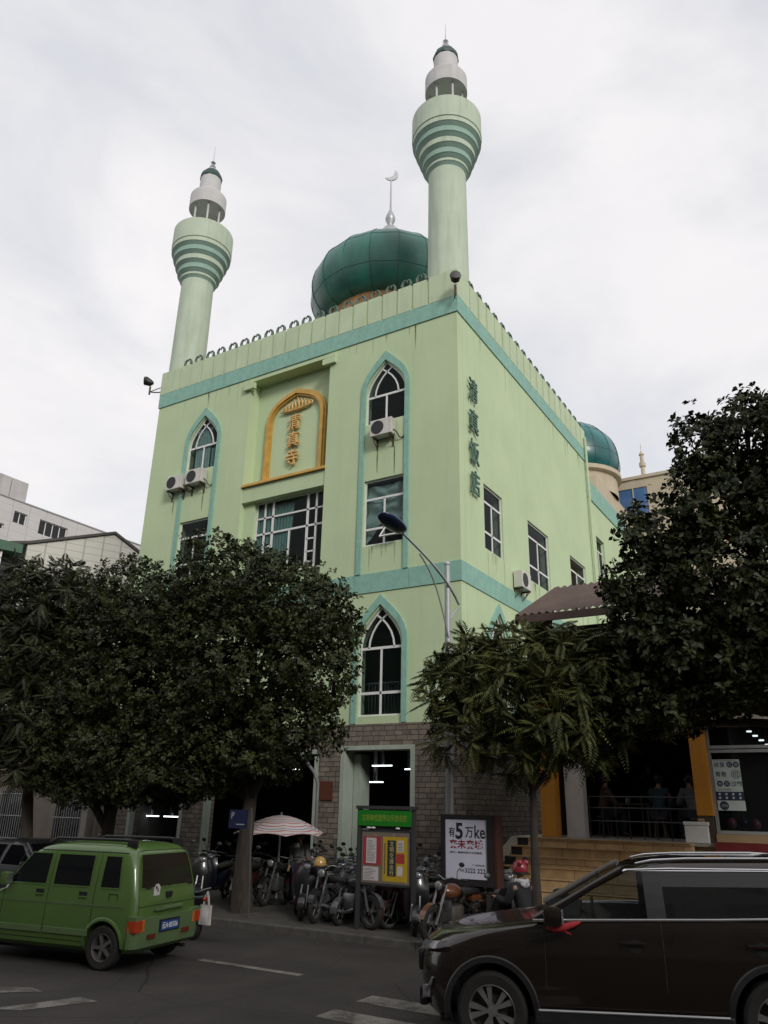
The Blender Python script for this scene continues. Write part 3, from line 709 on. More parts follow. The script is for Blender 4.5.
wb = wthing('office_building', 'large pale grey office block with small windows and rooftop boxes at the far left', 'building', (WBX, 36, 0))
WS = ((WBX, 0, 0), (0, 1, 0), (0, 0, 1), (1, 0, 0))
wins = [rect(28.023, 19.292, 28.991, 20.091), rect(29.96, 19.086, 32.199, 20.115), rect(27.176, 18.602, 27.503, 18.965)]
m = MB(); m.plate([rect(12, 0, 72, 20.781)] + wins, -.3, 0, WS); m.box(-66, 12, 0, WBX - .31, 12.3, 20.781); m.box(-66, 12.31, 20.3, WBX - .31, 72, 20.5)
m.build('wall', tile_rows('pale_wall_panels', (.55, .53, .52), (.42, .41, .41), 'Y', .55, .05), wb)
m = MB()
for a, b_ in ((14, 24.9), (25.0, 26.5), (26.57, 27.5), (27.55, 28.75)): m.bbox(WBX - 2.5, a, 20.51, WBX - .15, b_, 22.319, .05)
m.build('roof_box', mat('roof_box_concrete', (.47, .45, .44), .8, .08, 1, dirt=.5), wb)
m = MB(); m.box(WBX - .12, 12, 20.782999999999998, WBX + .05, 72, 20.866); m.build('roof_edge', mat('grey_coping', (.33, .33, .34), .7), wb)
for (a, z0), (c, _), (e, z1), _q in wins:
    f = MB(); n = 2 if c - a < 1 else 4
    f.plate([rect(a, z0, c, z1), rect(a + .05, z0 + .05, c - .05, z1 - .05)], -.2, -.12, WS)
    if c - a > .5:
        for k in range(1, n): f.box(WBX - .2, a + (c - a) * k / n - .025, z0 + .05, WBX - .13, a + (c - a) * k / n + .025, z1 - .05)
    wo = f.build('window', WHITE, wb)
    f = MB(); f.plate([rect(a + .03, z0 + .03, c - .03, z1 - .03)], -.18, -.17, WS); f.build('pane', DGLASS, wo)
# gabled tiled house
ga = R(66); GO = Vector((-36, 33, 0)); gu = Vector((math.cos(ga), math.sin(ga), 0)); gn = Vector((math.sin(ga), -math.cos(ga), 0))
GF = (tuple(GO), tuple(gu), (0, 0, 1), tuple(gn))
gh = wthing('gabled_house', 'white tiled gable wall with thin dark roof edge between the office block and the mosque', 'building', tuple(GO + gu * -5))
m = MB(); m.plate([[(-8.5, 0), (.8, 0), (.8, 14.9), (-3.78, 17.45), (-8.5, 15.85)]], -.3, 0, GF)
m.build('wall', tile_rows('white_gable_tiles', (.56, .55, .49), (.36, .35, .32), 'Y', .42, .09), gh)
m = MB(); pathstrip(m, [(-9.5, 15.75), (-8.4, 16.0), (-3.78, 17.58), (.9, 14.98)], .16, -6, .12, GF); m.build('roof', mat('dark_roof_sheet', (.045, .04, .038), .6), gh)
gs = wthing('green_roofed_shed', 'green sheet roof on a white post at the far left edge', 'shed', tuple(GO + gu * -10 + gn * .6))
m = MB(); m.plate([[(-13.5, 15.75), (-8.9, 15.45), (-8.9, 14.95), (-13.5, 15.1)]], .3, 1.2, GF); m.build('roof', mat('green_sheet', (.03, .10, .055), .5, .15, 3), gs)
m = MB(); m.plate([rect(-13.4, 0, -9.0, 15.0)], -.5, .25, GF); m.build('wall', mat('shed_dark_wall', (.06, .06, .055), .8), gs)
m = MB(); m.plate([rect(-9.95, 12.5, -9.85, 15.0)], .9, 1.0, GF); m.build('post', WHITE, gs)
# low shop row left of the mosque
lb = wthing('roadside_house', 'low beige house with barred windows left of the mosque, behind the green van', 'house', (-28, 19.6, 0))
LF = ((0, 19.6, 0), (1, 0, 0), (0, 0, 1), (0, -1, 0))
m = MB(); lw = [rect(-29.2, .75, -27.3, 2.5), rect(-25.9, .75, -24.2, 2.5), rect(-33, .75, -31, 2.5)]
m.plate([rect(-60, .1, -22.75, 5.2)] + lw, -.3, 0, LF); m.box(-60, 19.91, 5.0, -22.75, 27, 5.19); m.build('wall', mat('beige_stained_plaster', (.25, .215, .17), .9, .12, 1.5, dirt=.6), lb)
for (a, z0), (c, _), (e, z1), _q in lw:
    f = MB(); f.plate([rect(a, z0, c, z1), rect(a + .07, z0 + .07, c - .07, z1 - .07)], -.2, -.1, LF); wo = f.build('window', RUST, lb)
    f = MB(); f.plate([rect(a + .03, z0 + .03, c - .03, z1 - .03)], -.18, -.17, LF); f.build('pane', DGLASS, wo)
    f = MB(); n = int((c - a) / .13)
    for k in range(n + 1): f.tube([(a + (c - a) * k / n, 19.52, z0), (a + (c - a) * k / n, 19.52, z1)], .014, 5)
    for z in (z0 + .1, (z0 + z1) / 2, z1 - .1): f.tube([(a, 19.52, z), (c, 19.52, z)], .014, 5)
    f.build('bars', STEEL, wo)
pp = wthing('boundary_post', 'pale upright concrete post with a small dark plate between beige house and stone cladding', 'post', (-23.6, 19.2, .12))
m = MB(); m.bbox(-23.72, 19.05, .12, -23.42, 19.4, 3.3, .02); m.build('shaft', mat('pale_concrete', (.33, .31, .28), .85, .1, 3, dirt=.4), pp)
m = MB(); m.box(-23.64, 19.03, 1.9, -23.50, 19.048, 2.15); m.build('plate', BLACK, pp)
# ------------------------------------------------------------------ rear building with second dome
BEI = mat('beige_stucco', (.50, .43, .32), .85, .06, 1, dirt=.25)
rb = wthing('beige_building', 'beige building with a glazed teal dome behind the mosque side wall', 'building', (-11, 42, 0))
m = MB(); m.box(-17, 38.5, 0, -10.3, 46, 19.2); m.box(-11.2, 45, 0, -4, 52, 21.25); m.box(-11.2, 44.9, 21.26, -3.9, 52, 21.45)
m.build('wall', BEI, rb)
m = MB(); m.lathe([(2.45, 19.2), (2.45, 20.3), (2.7, 20.35), (2.7, 20.6), (0, 20.6)], (-12.55, 42, 0), 32); m.build('dome_drum', BEI, rb, smooth=30)
dome(-12.55, 42, [(2.45, 20.6), (2.68, 21.1), (2.70, 21.7), (2.52, 22.5), (2.1, 23.2), (1.4, 23.85), (.5, 24.3), (.05, 24.4)], 16, mat('teal_glazed_panels', (.012, .11, .11), .35, .35, .8, coat=.1), mat('dome_rib', (.02, .07, .075), .5), rb, 0)
BF = ((0, 45, 0), (1, 0, 0), (0, 0, 1), (0, -1, 0))
m = MB(); m.plate([rect(-10.80, 18.8, -8.95, 20.75), rect(-10.73, 18.9, -9.9, 20.68), rect(-9.84, 18.9, -9.02, 20.68)], .002, .07, BF)
a_ = arch(-9.87, 1.15, 20.76, 20.8, 21.22, 8); m.plate([a_[1:] + [a_[0]]][:1], .002, .03, BF); wo = m.build('window', BEI, rb)
m = MB(); m.plate([rect(-10.78, 18.85, -8.97, 20.72)], .003, .02, BF); m.build('pane', mat('blue_reflective_glass', (.07, .15, .32), .12, .1, 1, coat=.5), wo)
m = MB(); m.lathe([(.22, 21.45), (.22, 21.6), (.14, 21.65), (.12, 22.4), (.2, 22.45), (.2, 22.7), (.12, 22.75), (.11, 23.2), (.17, 23.25), (.05, 23.5), (.02, 23.55), (.02, 24.0), (0, 24.0)], (-9.35, 46, 0), 14); m.build('roof_spire', BEI, rb, smooth=40)
# ------------------------------------------------------------------ raised restaurant on the right
TANT = brick('tan_step_tiles', 'XZ', (.44, .30, .155), (.52, .36, .19), (.20, .14, .08), .82, .40, .5, .008, .15)
TANS = mat('tan_step_stone', (.32, .22, .12), .55, .08, 4, dirt=.2)
ORG = mat('orange_column_paint', (.52, .215, .02), .5, .08, 2, dirt=.35)
BROWN = mat('brown_corrugated_sheet', (.085, .055, .042), .7, .2, 2, dirt=.3)
REDP = mat('dark_red_panel', (.14, .018, .018), .5, .15, 3)
rs = wthing('restaurant', 'raised restaurant with orange columns, brown corrugated roof and dark open front', 'restaurant', (-4.5, 17.5, 0))
DZ = 1.66
m = MB(); m.box(-7.15, 17.31, .1, 8, 28, DZ - .06); m.build('platform', TANS, rs)
m = MB(); m.box(-7.15, 17.22, DZ - .058, 8, 28, DZ); m.build('floor_slab', mat('pale_floor_tile', (.30, .28, .25), .4, .08, 3), rs)
for x, zb, zt in ((-6.32, DZ, 4.8), (-3.06, 2.16, 4.8)):
    m = MB(); m.bbox(x - .16, 17.38, zb, x + .16, 17.78, zt, .015); m.build('column', ORG, rs)
m = MB(); m.box(-3.2, 17.36, DZ + .001, -2.92, 17.80, 2.155); m.build('column_base', mat('dark_brown_tile', (.05, .035, .025), .5), rs)
m = MB(); m.bbox(-6.02, 17.7, DZ + .001, -5.62, 18.0, 4.7, .01); m.build('white_column', mat('white_column_paint', (.50, .48, .45), .6, .06, 3, dirt=.3), rs)
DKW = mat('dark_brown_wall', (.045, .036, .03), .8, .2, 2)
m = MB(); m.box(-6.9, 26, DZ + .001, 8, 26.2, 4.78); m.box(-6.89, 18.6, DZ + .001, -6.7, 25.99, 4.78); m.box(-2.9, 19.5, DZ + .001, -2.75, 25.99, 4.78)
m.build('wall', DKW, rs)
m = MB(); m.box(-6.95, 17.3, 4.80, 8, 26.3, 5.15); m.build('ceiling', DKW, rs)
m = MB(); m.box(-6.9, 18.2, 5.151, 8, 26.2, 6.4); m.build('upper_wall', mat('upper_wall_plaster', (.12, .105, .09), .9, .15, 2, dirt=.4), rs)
# corrugated hipped roof
m = MB(); A = Vector((-6.55, 16.55, 6.40)); B = Vector((8, 16.55, 6.40)); Rg0 = Vector((-6.25, 18.7, 7.56)); Rg1 = Vector((8, 18.7, 7.56))
def corr(P, Q, S, T, n, amp=.035):
    """corrugated sheet between eave P-Q and ridge S-T"""
    nn = (Q - P).cross(S - P).normalized(); vs = []
    for i in range(n + 1):
        t = i / n; o = nn * (amp * math.sin(i * PI / 2)); vs += [P.lerp(Q, t) + o, S.lerp(T, t) + o]
    m.add(vs, [(2 * i, 2 * i + 2, 2 * i + 3, 2 * i + 1) for i in range(n)])
corr(A, B, Rg0, Rg1, 330)
Lb = Vector((-7.6, 21.5, 6.45))
corr(Lb, A, Vector((-6.26, 18.75, 7.56)), Rg0, 90)
m.box(-6.55, 16.5, 6.2, 8, 16.56, 6.37)
m.build('corrugated_roof', BROWN, rs)
# steps
n = 9; y0 = 13.95; rise = (DZ - .12) / n; tr = (17.22 - y0) / n
st = MB()
for k in range(n): st.box(-6.85, y0 + tr * k, .12 + rise * k + .001, -3.3, y0 + tr * (k + 1) - .001 if k < n - 1 else 17.2, .12 + rise * (k + 1) - (.01 if k == n - 1 else 0))
for k in range(1, n): st.box(-6.849, y0 + tr * k + .002, .1, -3.301, y0 + tr * (k + 1) - .002, .12 + rise * k)
st.build('steps', TANT, rs)
m = MB()
for k in range(n): m.box(-6.84, y0 + tr * k - .022, .12 + rise * (k + 1) - (.008 if k == n - 1 else -.002), -3.31, y0 + tr * k + .03, .12 + rise * (k + 1) + (.02 if k < n - 1 else .004))
m.build('step_nosing', mat('step_edge_stone', (.50, .35, .19), .5, .06, 5), rs)
# low side wall with dark tile insets beside the steps
SS = ((-6.86, 0, 0), (0, 1, 0), (0, 0, 1), (1, 0, 0))
m = MB(); m.plate([[(13.8, .11), (17.2, .11), (17.2, 1.64), (13.8, .26)]], -.28, -.005, SS); m.build('stair_side_wall', mat('grey_side_stone', (.17, .145, .11), .8, .15, 4, dirt=.3), rs)
for k in range(n):
    m = MB(); m.box(-6.84, y0 + tr * k - .006, .12 + rise * k + .012, -6.6, y0 + tr * k - .0005, .12 + rise * (k + 1) - .012); m.build('dark_inset', BLACK, rs)
# railing on the front edge of the dining floor
m = MB()
for z in (DZ + .35, DZ + .62, DZ + .85): m.tube([(-5.6, 18.05, z), (-3.3, 18.05, z)], .016, 6)
for k in range(9): m.tube([(-5.6 + k * .2875, 18.05, DZ), (-5.6 + k * .2875, 18.05, DZ + .85)], .014, 6)
m.build('railing', BLACK, rs)
# shop on the right
sp_ = wthing('corner_shop', 'glass fronted shop with a white poster in its window right of the orange column', 'shop', (-1, 17.5, DZ))
SF = ((0, 17.5, 0), (1, 0, 0), (0, 0, 1), (0, -1, 0))
m = MB(); m.plate([rect(-2.90, 1.84, 4, 3.42), rect(-2.84, 1.90, -.4, 3.36), rect(-.34, 1.9, 3.9, 3.36)], -.05, .03, SF); fr = m.build('window_frame', mat('aluminium_frame', (.33, .34, .33), .5, .06, 4, metal=.4), sp_)
m = MB(); m.plate([rect(-2.86, 1.88, 3.95, 3.40)], -.02, -.012, SF); m.build('pane', glass('shop_glass', (.012, .013, .015), .72), fr)
m = MB(); m.plate([rect(-2.90, 3.44, 4, 3.9), rect(-2.84, 3.5, -1.6, 3.86), rect(-1.54, 3.5, 3.9, 3.86)], -.05, .03, SF); f2 = m.build('transom_frame', bpy.data.materials['aluminium_frame'], sp_)
m = MB(); m.plate([rect(-2.86, 3.46, 3.95, 3.88)], -.02, -.012, SF); m.build('pane', bpy.data.materials['shop_glass'], f2)
m = MB(); m.box(-2.92, 17.30, 3.92, 4, 17.46, 4.72); m.build('sign_board', mat('beige_sign_board', (.42, .37, .28), .6, .05, 3, dirt=.3), sp_)
m = MB()
for k in range(5): pathstrip(m, bez((-2.25 + k * .62, 4.2), (-2.1 + k * .62, 4.6), (-1.95 + k * .62, 4.05), (-1.8 + k * .62, 4.5), 8), .09, .002, .03, ((0, 17.3, 0), (1, 0, 0), (0, 0, 1), (0, -1, 0)))
m.build('sign_emblem', mat('blue_letters', (.03, .06, .30), .5), sp_)
m = MB(); m.box(-2.9, 17.34, DZ + .001, 4, 17.52, 1.835); m.build('window_sill', TANS, sp_)
m = MB(); m.box(-2.9, 17.10, 1.15, 4, 17.215, 1.70); m.build('red_panel', REDP, sp_)
for k, (x, z) in enumerate(((-2.36, 3.97), (-2.23, 3.86), (-2.12, 3.75), (-2.01, 3.66))):
    pass
m = MB()
for k in range(4): m.lathe([(0, 4.7), (.05, 4.7)], (-2.25 + .05 * k, 18.3 + .42 * k, 0), 10)
def downlight(x, y, z):
    o = wthing('ceiling_lamp', 'small lit ceiling lamp in the shop above its window poster', 'lamp', (x, y, z), 0, 'small lit ceiling lamps in the corner shop')
    m = MB(); m.lathe([(0, 0), (.055, 0), (.055, .03), (0, .03)], (x, y, z), 12); m.build('bulb', TUBE, o)
    m = MB(); m.tube([(x, y, z + .03), (x, y, 4.79)], .01, 5); m.build('cord', BLACK, o)
for k in range(4): downlight(-2.36 + .115 * k, 20.0, 3.97 - .1 * k)
# poster
po = wthing('window_poster', 'white poster with dark blue round badges and Chinese text in the shop window', 'poster', (-2.57, 17.47, 2.2))
PF = ((0, 17.47, 0), (1, 0, 0), (0, 0, 1), (0, -1, 0))
m = MB(); m.plate([rect(-2.83, 2.62, -2.32, 3.23)], .001, .004, PF); m.plate([rect(-2.82, 2.27, -2.31, 2.455)], .001, .004, PF); m.build('sheet', mat('poster_paper', (.44, .50, .46), .6, .05, 5), po)
m = MB(); m.plate([rect(-2.825, 2.457, -2.315, 2.618)], .001, .004, PF); m.build('blue_strip', mat('navy_print', (.025, .03, .07), .5), po)
m = MB(); NAVY = bpy.data.materials['navy_print']
for s_, x, z in (('修复', -2.70, 3.13), ('青春', -2.69, 2.95), ('过敏', -2.42, 2.77)): letter(m, s_, (x, z), PF, .005, .005, w=.21, h=.10, off=.01)
letter(m, '痘', (-2.42, 2.95), PF, .005, .005, h=.12)
letter(m, '专业皮肤管理', (-2.66, 2.66), PF, .005, .005, w=.24, h=.035); letter(m, '专业皮肤管理护理中心', (-2.58, 3.205), PF, .005, .005, w=.44, h=.03)
def disc(x, z, r): return [(x + r * math.cos(2 * PI * k / 20), z + r * math.sin(2 * PI * k / 20)) for k in range(20)]
for x, z in ((-2.51, 3.13), (-2.39, 3.13), (-2.73, 2.77), (-2.60, 2.77)): m.plate([disc(x, z, .058)], .0042, .005, PF)
m.plate([disc(-2.70, 2.36, .085)], .0042, .005, PF); m.plate([disc(-2.42, 2.95, .085), disc(-2.42, 2.95, .075)], .0042, .005, PF)
m.build('print', NAVY, po)
m = MB()
for x, z, ch in ((-2.51, 3.13, '红'), (-2.39, 3.13, '斑'), (-2.73, 2.77, '色'), (-2.60, 2.77, '沉')): letter(m, ch, (x, z), PF, .0065, .0065, h=.065)
letter(m, '.CN', (-2.70, 2.36), PF, .0065, .0065, w=.11)
for k in range(4):
    for j in range(2): m.plate([disc(-2.76 + k * .125, 2.575 - j * .07, .022)], .0052, .0062, PF)
m.build('light_print', bpy.data.materials['poster_paper'], po)
for k, (x, z, l) in enumerate(((-2.66, 2.03, 'pink balloon low in the shop window under the poster, left one'), (-2.22, 2.02, 'pink balloon low in the shop window, right one'), (-2.44, 2.04, 'dark violet balloon between two pink ones in the shop window'))):
    o = wthing('balloon', l, 'balloon', (x, 17.85, z), 0, 'balloons behind the shop window')
    m = MB(); m.ball((x, 17.85, z), (.095, .095, .11)); m.build('skin', mat('balloon_%s' % ('pink', 'rose', 'violet')[k], [(.36, .09, .13), (.30, .07, .11), (.05, .035, .12)][k], .3, .05), o, smooth=60)
    m = MB(); m.tube([(x, 17.85, z - .105), (x, 17.86, z - .14), (x, 17.85, 1.67)], [.012, .008, .006], 6); m.build('knot', bpy.data.materials['balloon_pink'], o)
fb = wthing('foam_box', 'white foam box on the dining floor edge beside the orange column', 'box', (-3.24, 17.28, DZ))
m = MB(); m.bbox(-3.46, 17.23, DZ + .002, -3.02, 17.36, 1.98, .015); FOAM = mat('white_foam', (.60, .59, .57), .8, .06, 6, dirt=.2); m.build('body', FOAM, fb)
m = MB(); m.bbox(-3.475, 17.225, 1.982, -3.005, 17.365, 2.05, .012); m.build('lid', FOAM, fb)
m = MB(); m.bbox(-3.2, 17.25, 2.052, -3.08, 17.34, 2.11, .02); tag(m.build('paper_parcel', mat('brown_paper', (.28, .2, .12), .8, .1, 6)), 'small brown paper parcel lying on the white foam box', 'parcel')
# ------------------------------------------------------------------ street furniture
lp = wthing('street_lamp', 'slender grey street lamp with a curved arm and dark blue oval lamp head', 'street lamp', (-7.25, 14.45, .12))
POLE = mat('lamp_pole_paint', (.42, .44, .45), .45, .06, 4, metal=.3, dirt=.3)
m = MB(); m.tube([(-7.25, 14.45, .12), (-7.25, 14.45, 3.2), (-7.25, 14.45, 7.15)], [.085, .075, .058], 16); m.lathe([(.14, .12), (.14, .3), (.09, .34)], (-7.25, 14.45, 0), 16); m.ball((-7.25, 14.45, 7.17), .07); m.build('pole', POLE, lp, smooth=50)
m = MB()
arm = bez((-7.19, 14.88, 6.36, 0), (-7.19, 14.3, 6.85, 0), (-7.19, 13.3, 7.05, 0), (-7.19, 12.35, 7.25, 0), 12)
m.tube([p[:3] for p in arm], [.028] * 6 + [.024] * 7, 8)
arm2 = bez((-7.21, 14.40, 5.55, 0), (-7.21, 13.9, 6.6, 0), (-7.21, 13.6, 6.8, 0), (-7.20, 13.1, 7.02, 0), 10); m.tube([p[:3] for p in arm2], .018, 6)
m.tube([(-7.19, 14.9, 6.3), (-7.21, 14.7, 6.15), (-7.22, 14.5, 5.95)], .02, 6)
m.build('arm', POLE, lp, smooth=50)
m = MB(); hc = Vector((-7.19, 12.0, 7.33)); d = Vector((0, -.97, .16)).normalized(); s_ = Vector((1, 0, 0)); u_ = d.cross(s_) * -1
vs = []; nR, nS = 8, 18
for i in range(nR + 1):
    t = PI * i / nR
    for j in range(nS):
        q = 2 * PI * j / nS; th = .05 if math.sin(q) < 0 else .10
        vs.append(hc + d * (-.42 * math.cos(t)) + s_ * (.215 * math.sin(t) ** .8 * math.cos(q)) + u_ * (th * math.sin(t) ** .8 * math.sin(q)))
m.add(vs, [(i * nS + j, i * nS + (j + 1) % nS, (i + 1) * nS + (j + 1) % nS, (i + 1) * nS + j) for i in range(nR) for j in range(nS)])
head = m.build('lamp_head', mat('navy_enamel', (.015, .03, .085), .3, .08, 4, coat=.3), lp, smooth=60)
m = MB(); m.add([hc + d * (.34 * math.cos(2 * PI * k / 20)) + s_ * (.15 * math.sin(2 * PI * k / 20)) - u_ * .052 for k in range(20)], [tuple(range(20)), tuple(range(19, -1, -1))]); m.build('lens', mat('lamp_lens', (.10, .09, .085), .25, .1), head)
# P sign
ps = wthing('parking_sign', 'small dark blue parking sign with a white P beside the tree trunk', 'sign', (-11.02, 13.16, .12))
m = MB(); m.tube([(-11.02, 13.16, .12), (-11.15, 13.16, 2.12)], .02, 10); m.build('post', mat('thin_grey_post', (.06, .06, .06), .5, .1, 4), ps)
PPF = ((-11.43, 13.12, 0), (1, 0, 0), (0, 0, 1), (0, -1, 0))
m = MB(); m.plate([rect(-.25, 1.73, .23, 2.09)], 0, .025, PPF); pl = m.build('panel', mat('sign_blue', (.008, .014, .05), .45, .08, 4), ps)
m = MB(); letter(m, 'P', (-.15, 1.98), PPF, .026, .028, h=.12, off=.005); m.plate([rect(-.05, 1.80, .18, 1.82)], .0255, .027, PPF); m.build('lettering', mat('dull_white_print', (.30, .30, .31), .6), pl)
# notice board
BRD = mat('board_frame_paint', (.035, .036, .038), .5, .1, 4)
nb = wthing('notice_board', 'street notice board with a green header and yellow, red and white posters on two posts', 'notice board', (-8.0, 13.3, .12))
NF = ((0, 13.27, 0), (1, 0, 0), (0, 0, 1), (0, -1, 0))
for x in (-8.57, -7.40):
    m = MB(); m.bbox(x - .035, 13.25, .12, x + .035, 13.33, 2.2, .008); m.build('post', BRD, nb)
m = MB(); m.box(-8.62, 13.22, 2.16, -7.34, 13.38, 2.22); m.box(-8.53, 13.28, .86, -7.44, 13.32, 1.80); m.box(-8.53, 13.285, 1.81, -7.44, 13.31, 2.15); m.build('frame', BRD, nb)
m = MB(); m.plate([rect(-8.58, 1.87, -7.42, 2.14)], .002, .035, NF); hd = m.build('header', mat('header_green', (.012, .17, .012), .4, .06, 4), nb)
m = MB(); letter(m, '文明单位宣传公示信息栏', (-8.0, 2.01), NF, .037, .038, w=.98, h=.12, off=.008); m.build('header_lettering', mat('dull_yellow_print', (.22, .30, .03), .5), hd)
def paper(name, x0, z0, x1, z1, col, dep, par=None):
    m = MB(); m.plate([rect(x0, z0, x1, z1)], dep - .001, dep, NF); return m.build(name, bpy.data.materials.get('paper_' + name) or mat('paper_' + name, col, .7, .07, 12), par or nb)
NF = ((0, 13.28, 0), (1, 0, 0), (0, 0, 1), (0, -1, 0))
paper('backing_sheet', -8.50, .90, -7.48, 1.76, (.16, .13, .10), .003)
rd = paper('red_poster', -8.47, 1.20, -8.08, 1.68, (.32, .03, .035), .006)
wp = paper('white_notice', -8.40, 1.23, -8.18, 1.66, (.50, .47, .47), .009)
paper('white_notice', -8.46, .94, -8.13, 1.17, (.5, .47, .47), .007)
ye = paper('yellow_poster', -8.04, .94, -7.52, 1.69, (.42, .28, .012), .006)
bk = paper('black_band', -7.94, 1.03, -7.76, 1.63, (.02, .02, .018), .009, ye)
paper('red_square', -7.75, 1.25, -7.58, 1.41, (.35, .03, .03), .009, ye)
paper('white_notice', -7.73, 1.44, -7.60, 1.63, (.3, .25, .1), .008, ye); paper('white_notice', -7.73, 1.04, -7.62, 1.2, (.3, .25, .1), .008, ye)
m = MB()
for k, ch in enumerate('文明交通出行'): letter(m, ch, (-7.85, 1.57 - .097 * k), NF, .0105, .0105, h=.085, off=.01)
m.build('poster_lettering', mat('pale_yellow_print', (.42, .40, .22), .6), ye)
m = MB(); m.plate([rect(-8.03 + .02, 1.06, -7.985, 1.58)], .0062, .007, NF)
rnd = random.Random(5)
for k in range(14): m.plate([rect(-8.38, 1.27 + .026 * k, -8.38 + rnd.uniform(.1, .18), 1.277 + .026 * k)], .0095, .0105, NF)
for k in range(8): m.plate([rect(-8.44, .965 + .024 * k, -8.44 + rnd.uniform(.15, .28), .972 + .024 * k)], .0078, .0085, NF)
for k in range(6): m.plate([rect(-7.72, 1.46 + .026 * k, -7.62, 1.468 + .026 * k)], .0095, .0102, NF)
m.build('fine_print', mat('grey_print', (.10, .08, .07), .7), nb)
m = MB()
for k in range(26):
    x = -8.49 + rnd.random() * .96; z = .905 + rnd.random() * .83
    if z < .93 or z > 1.70 or (-8.13 < x < -8.06): m.plate([rect(x, z, x + .03, z + .02)], .0072 if x < -8.05 else .0035, .0078 if x < -8.05 else .004, NF)
m.build('small_stickers', mat('small_sticker_paper', (.34, .25, .22), .7), nb)
m = MB()
for x in (-8.35, -8.25, -7.72): m.ball((x, 13.26, 1.835), (.05, .02, .02))
m.build('white_clip', WHITE, nb)
# advertising light box
ad = wthing('advertising_board', 'dark framed advertising board with a white Chinese poster and phone number', 'advertising board', (-6.55, 14.0, .12))
AF = ((0, 13.8, 0), (1, 0, 0), (0, 0, 1), (0, -1, 0))
m = MB(); m.plate([rect(-7.10, .92, -6.06, 2.10), rect(-7.02, 1.02, -6.18, 2.03)], -.26, .03, AF); m.plate([rect(-7.03, 1.01, -6.17, 2.04)], -.2, -.01, AF)
m.build('case', mat('dark_case_paint', (.022, .02, .022), .4, .1, 3), ad)
m = MB(); m.box(-6.055, 13.79, .3, -6.0, 14.08, 2.09); m.build('side_panel', mat('dark_red_side', (.05, .016, .012), .5, .15, 3), ad)
m = MB(); m.box(-7.0, 13.86, .12, -6.86, 14.0, .915); m.box(-6.25, 13.86, .12, -6.11, 14.0, .915); m.build('leg', BRD, ad)
m = MB(); m.plate([rect(-7.01, 1.03, -6.19, 2.02)], -.005, .006, AF); sh = m.build('poster_sheet', mat('lilac_white_poster', (.56, .56, .66), .45, .03, 4), ad)
m = MB(); letter(m, '有', (-6.88, 1.80), AF, .008, .009, w=.13, h=.17, off=.012); letter(m, '5', (-6.73, 1.82), AF, .008, .009, w=.15, h=.28, off=.03); letter(m, '万', (-6.53, 1.80), AF, .008, .009, w=.16, h=.18, off=.014); letter(m, 'ke', (-6.32, 1.81), AF, .008, .009, w=.21, h=.22, off=.015)
letter(m, '我们一直都在努力为您服务', (-6.6, 1.462), AF, .008, .009, w=.64, h=.036, off=.01); letter(m, '广告热线', (-6.36, 1.26), AF, .008, .009, w=.24, h=.03); letter(m, '电话', (-6.68, 1.17), AF, .008, .009, w=.085, h=.05)
letter(m, '3222 222', (-6.425, 1.17), AF, .008, .009, w=.40, h=.075, off=.012)
m.build('black_lettering', mat('black_print', (.02, .02, .025), .5), sh)
m = MB(); letter(m, '来未来城', (-6.6, 1.60), AF, .008, .009, w=.68, h=.155, off=.028); m.build('red_lettering', mat('red_print', (.22, .012, .02), .5), sh)
# umbrella
ux, uy, uz = -12.05, 15.3, 1.56
um = wthing('parasol', 'faded pink and white striped parasol beside the parked scooters', 'umbrella', (ux, uy, .12))
def rad(nt, tc):
    N = nt.nodes.new; L = nt.links.new
    s = N('ShaderNodeSeparateXYZ'); L(tc.outputs['Object'], s.inputs[0])
    sub = N('ShaderNodeCombineXYZ'); a = N('ShaderNodeMath'); a.operation = 'SUBTRACT'; L(s.outputs[0], a.inputs[0]); a.inputs[1].default_value = ux
    b2 = N('ShaderNodeMath'); b2.operation = 'SUBTRACT'; L(s.outputs[1], b2.inputs[0]); b2.inputs[1].default_value = uy
    L(a.outputs[0], sub.inputs[0]); L(b2.outputs[0], sub.inputs[1])
    v = N('ShaderNodeVectorMath'); v.operation = 'LENGTH'; L(sub.outputs[0], v.inputs[0])
    k = N('ShaderNodeMath'); k.operation = 'MULTIPLY'; L(v.outputs['Value'], k.inputs[0]); k.inputs[1].default_value = 3.3
    return k.outputs[0]
UMB = stripes('striped_umbrella_cloth', rad, [(0, (.56, .52, .52)), (.30, (.42, .15, .17)), (.42, (.56, .52, .52)), (.62, (.20, .22, .30)), (.72, (.56, .52, .52)), (.86, (.42, .15, .17))])
m = MB(); n = 8; Rr = 1.08; vs = []; rows = 6; sub = 4
for j in range(rows + 1):
    t = j / rows; r = Rr * t; z = uz + .42 * (1 - t ** 1.7)
    for i in range(n * sub):
        q = 2 * PI * i / (n * sub); ph = (i % sub) / sub; sag = 1 - .05 * math.sin(PI * ph) * t
        vs.append((ux + r * sag * math.cos(q), uy + r * sag * math.sin(q), z + (.05 * t * t * math.sin(PI * ph) if j == rows else -.02 * t * math.sin(PI * ph))))
k = n * sub
m.add(vs, [(j * k + i, j * k + (i + 1) % k, (j + 1) * k + (i + 1) % k, (j + 1) * k + i) for j in range(rows) for i in range(k)]); can = m.build('canopy', UMB, um)
m = MB()
for i in range(n): q = 2 * PI * i / n; m.tube([(ux, uy, uz + .38), (ux + .6 * math.cos(q), uy + .6 * math.sin(q), uz + .24), (ux + 1.06 * math.cos(q), uy + 1.06 * math.sin(q), uz - .01)], .008, 4)
m.build('ribs', STEEL, can)
m = MB(); m.tube([(ux, uy, .12), (ux, uy, uz + .48)], .022, 8); m.build('pole', STEEL, um)
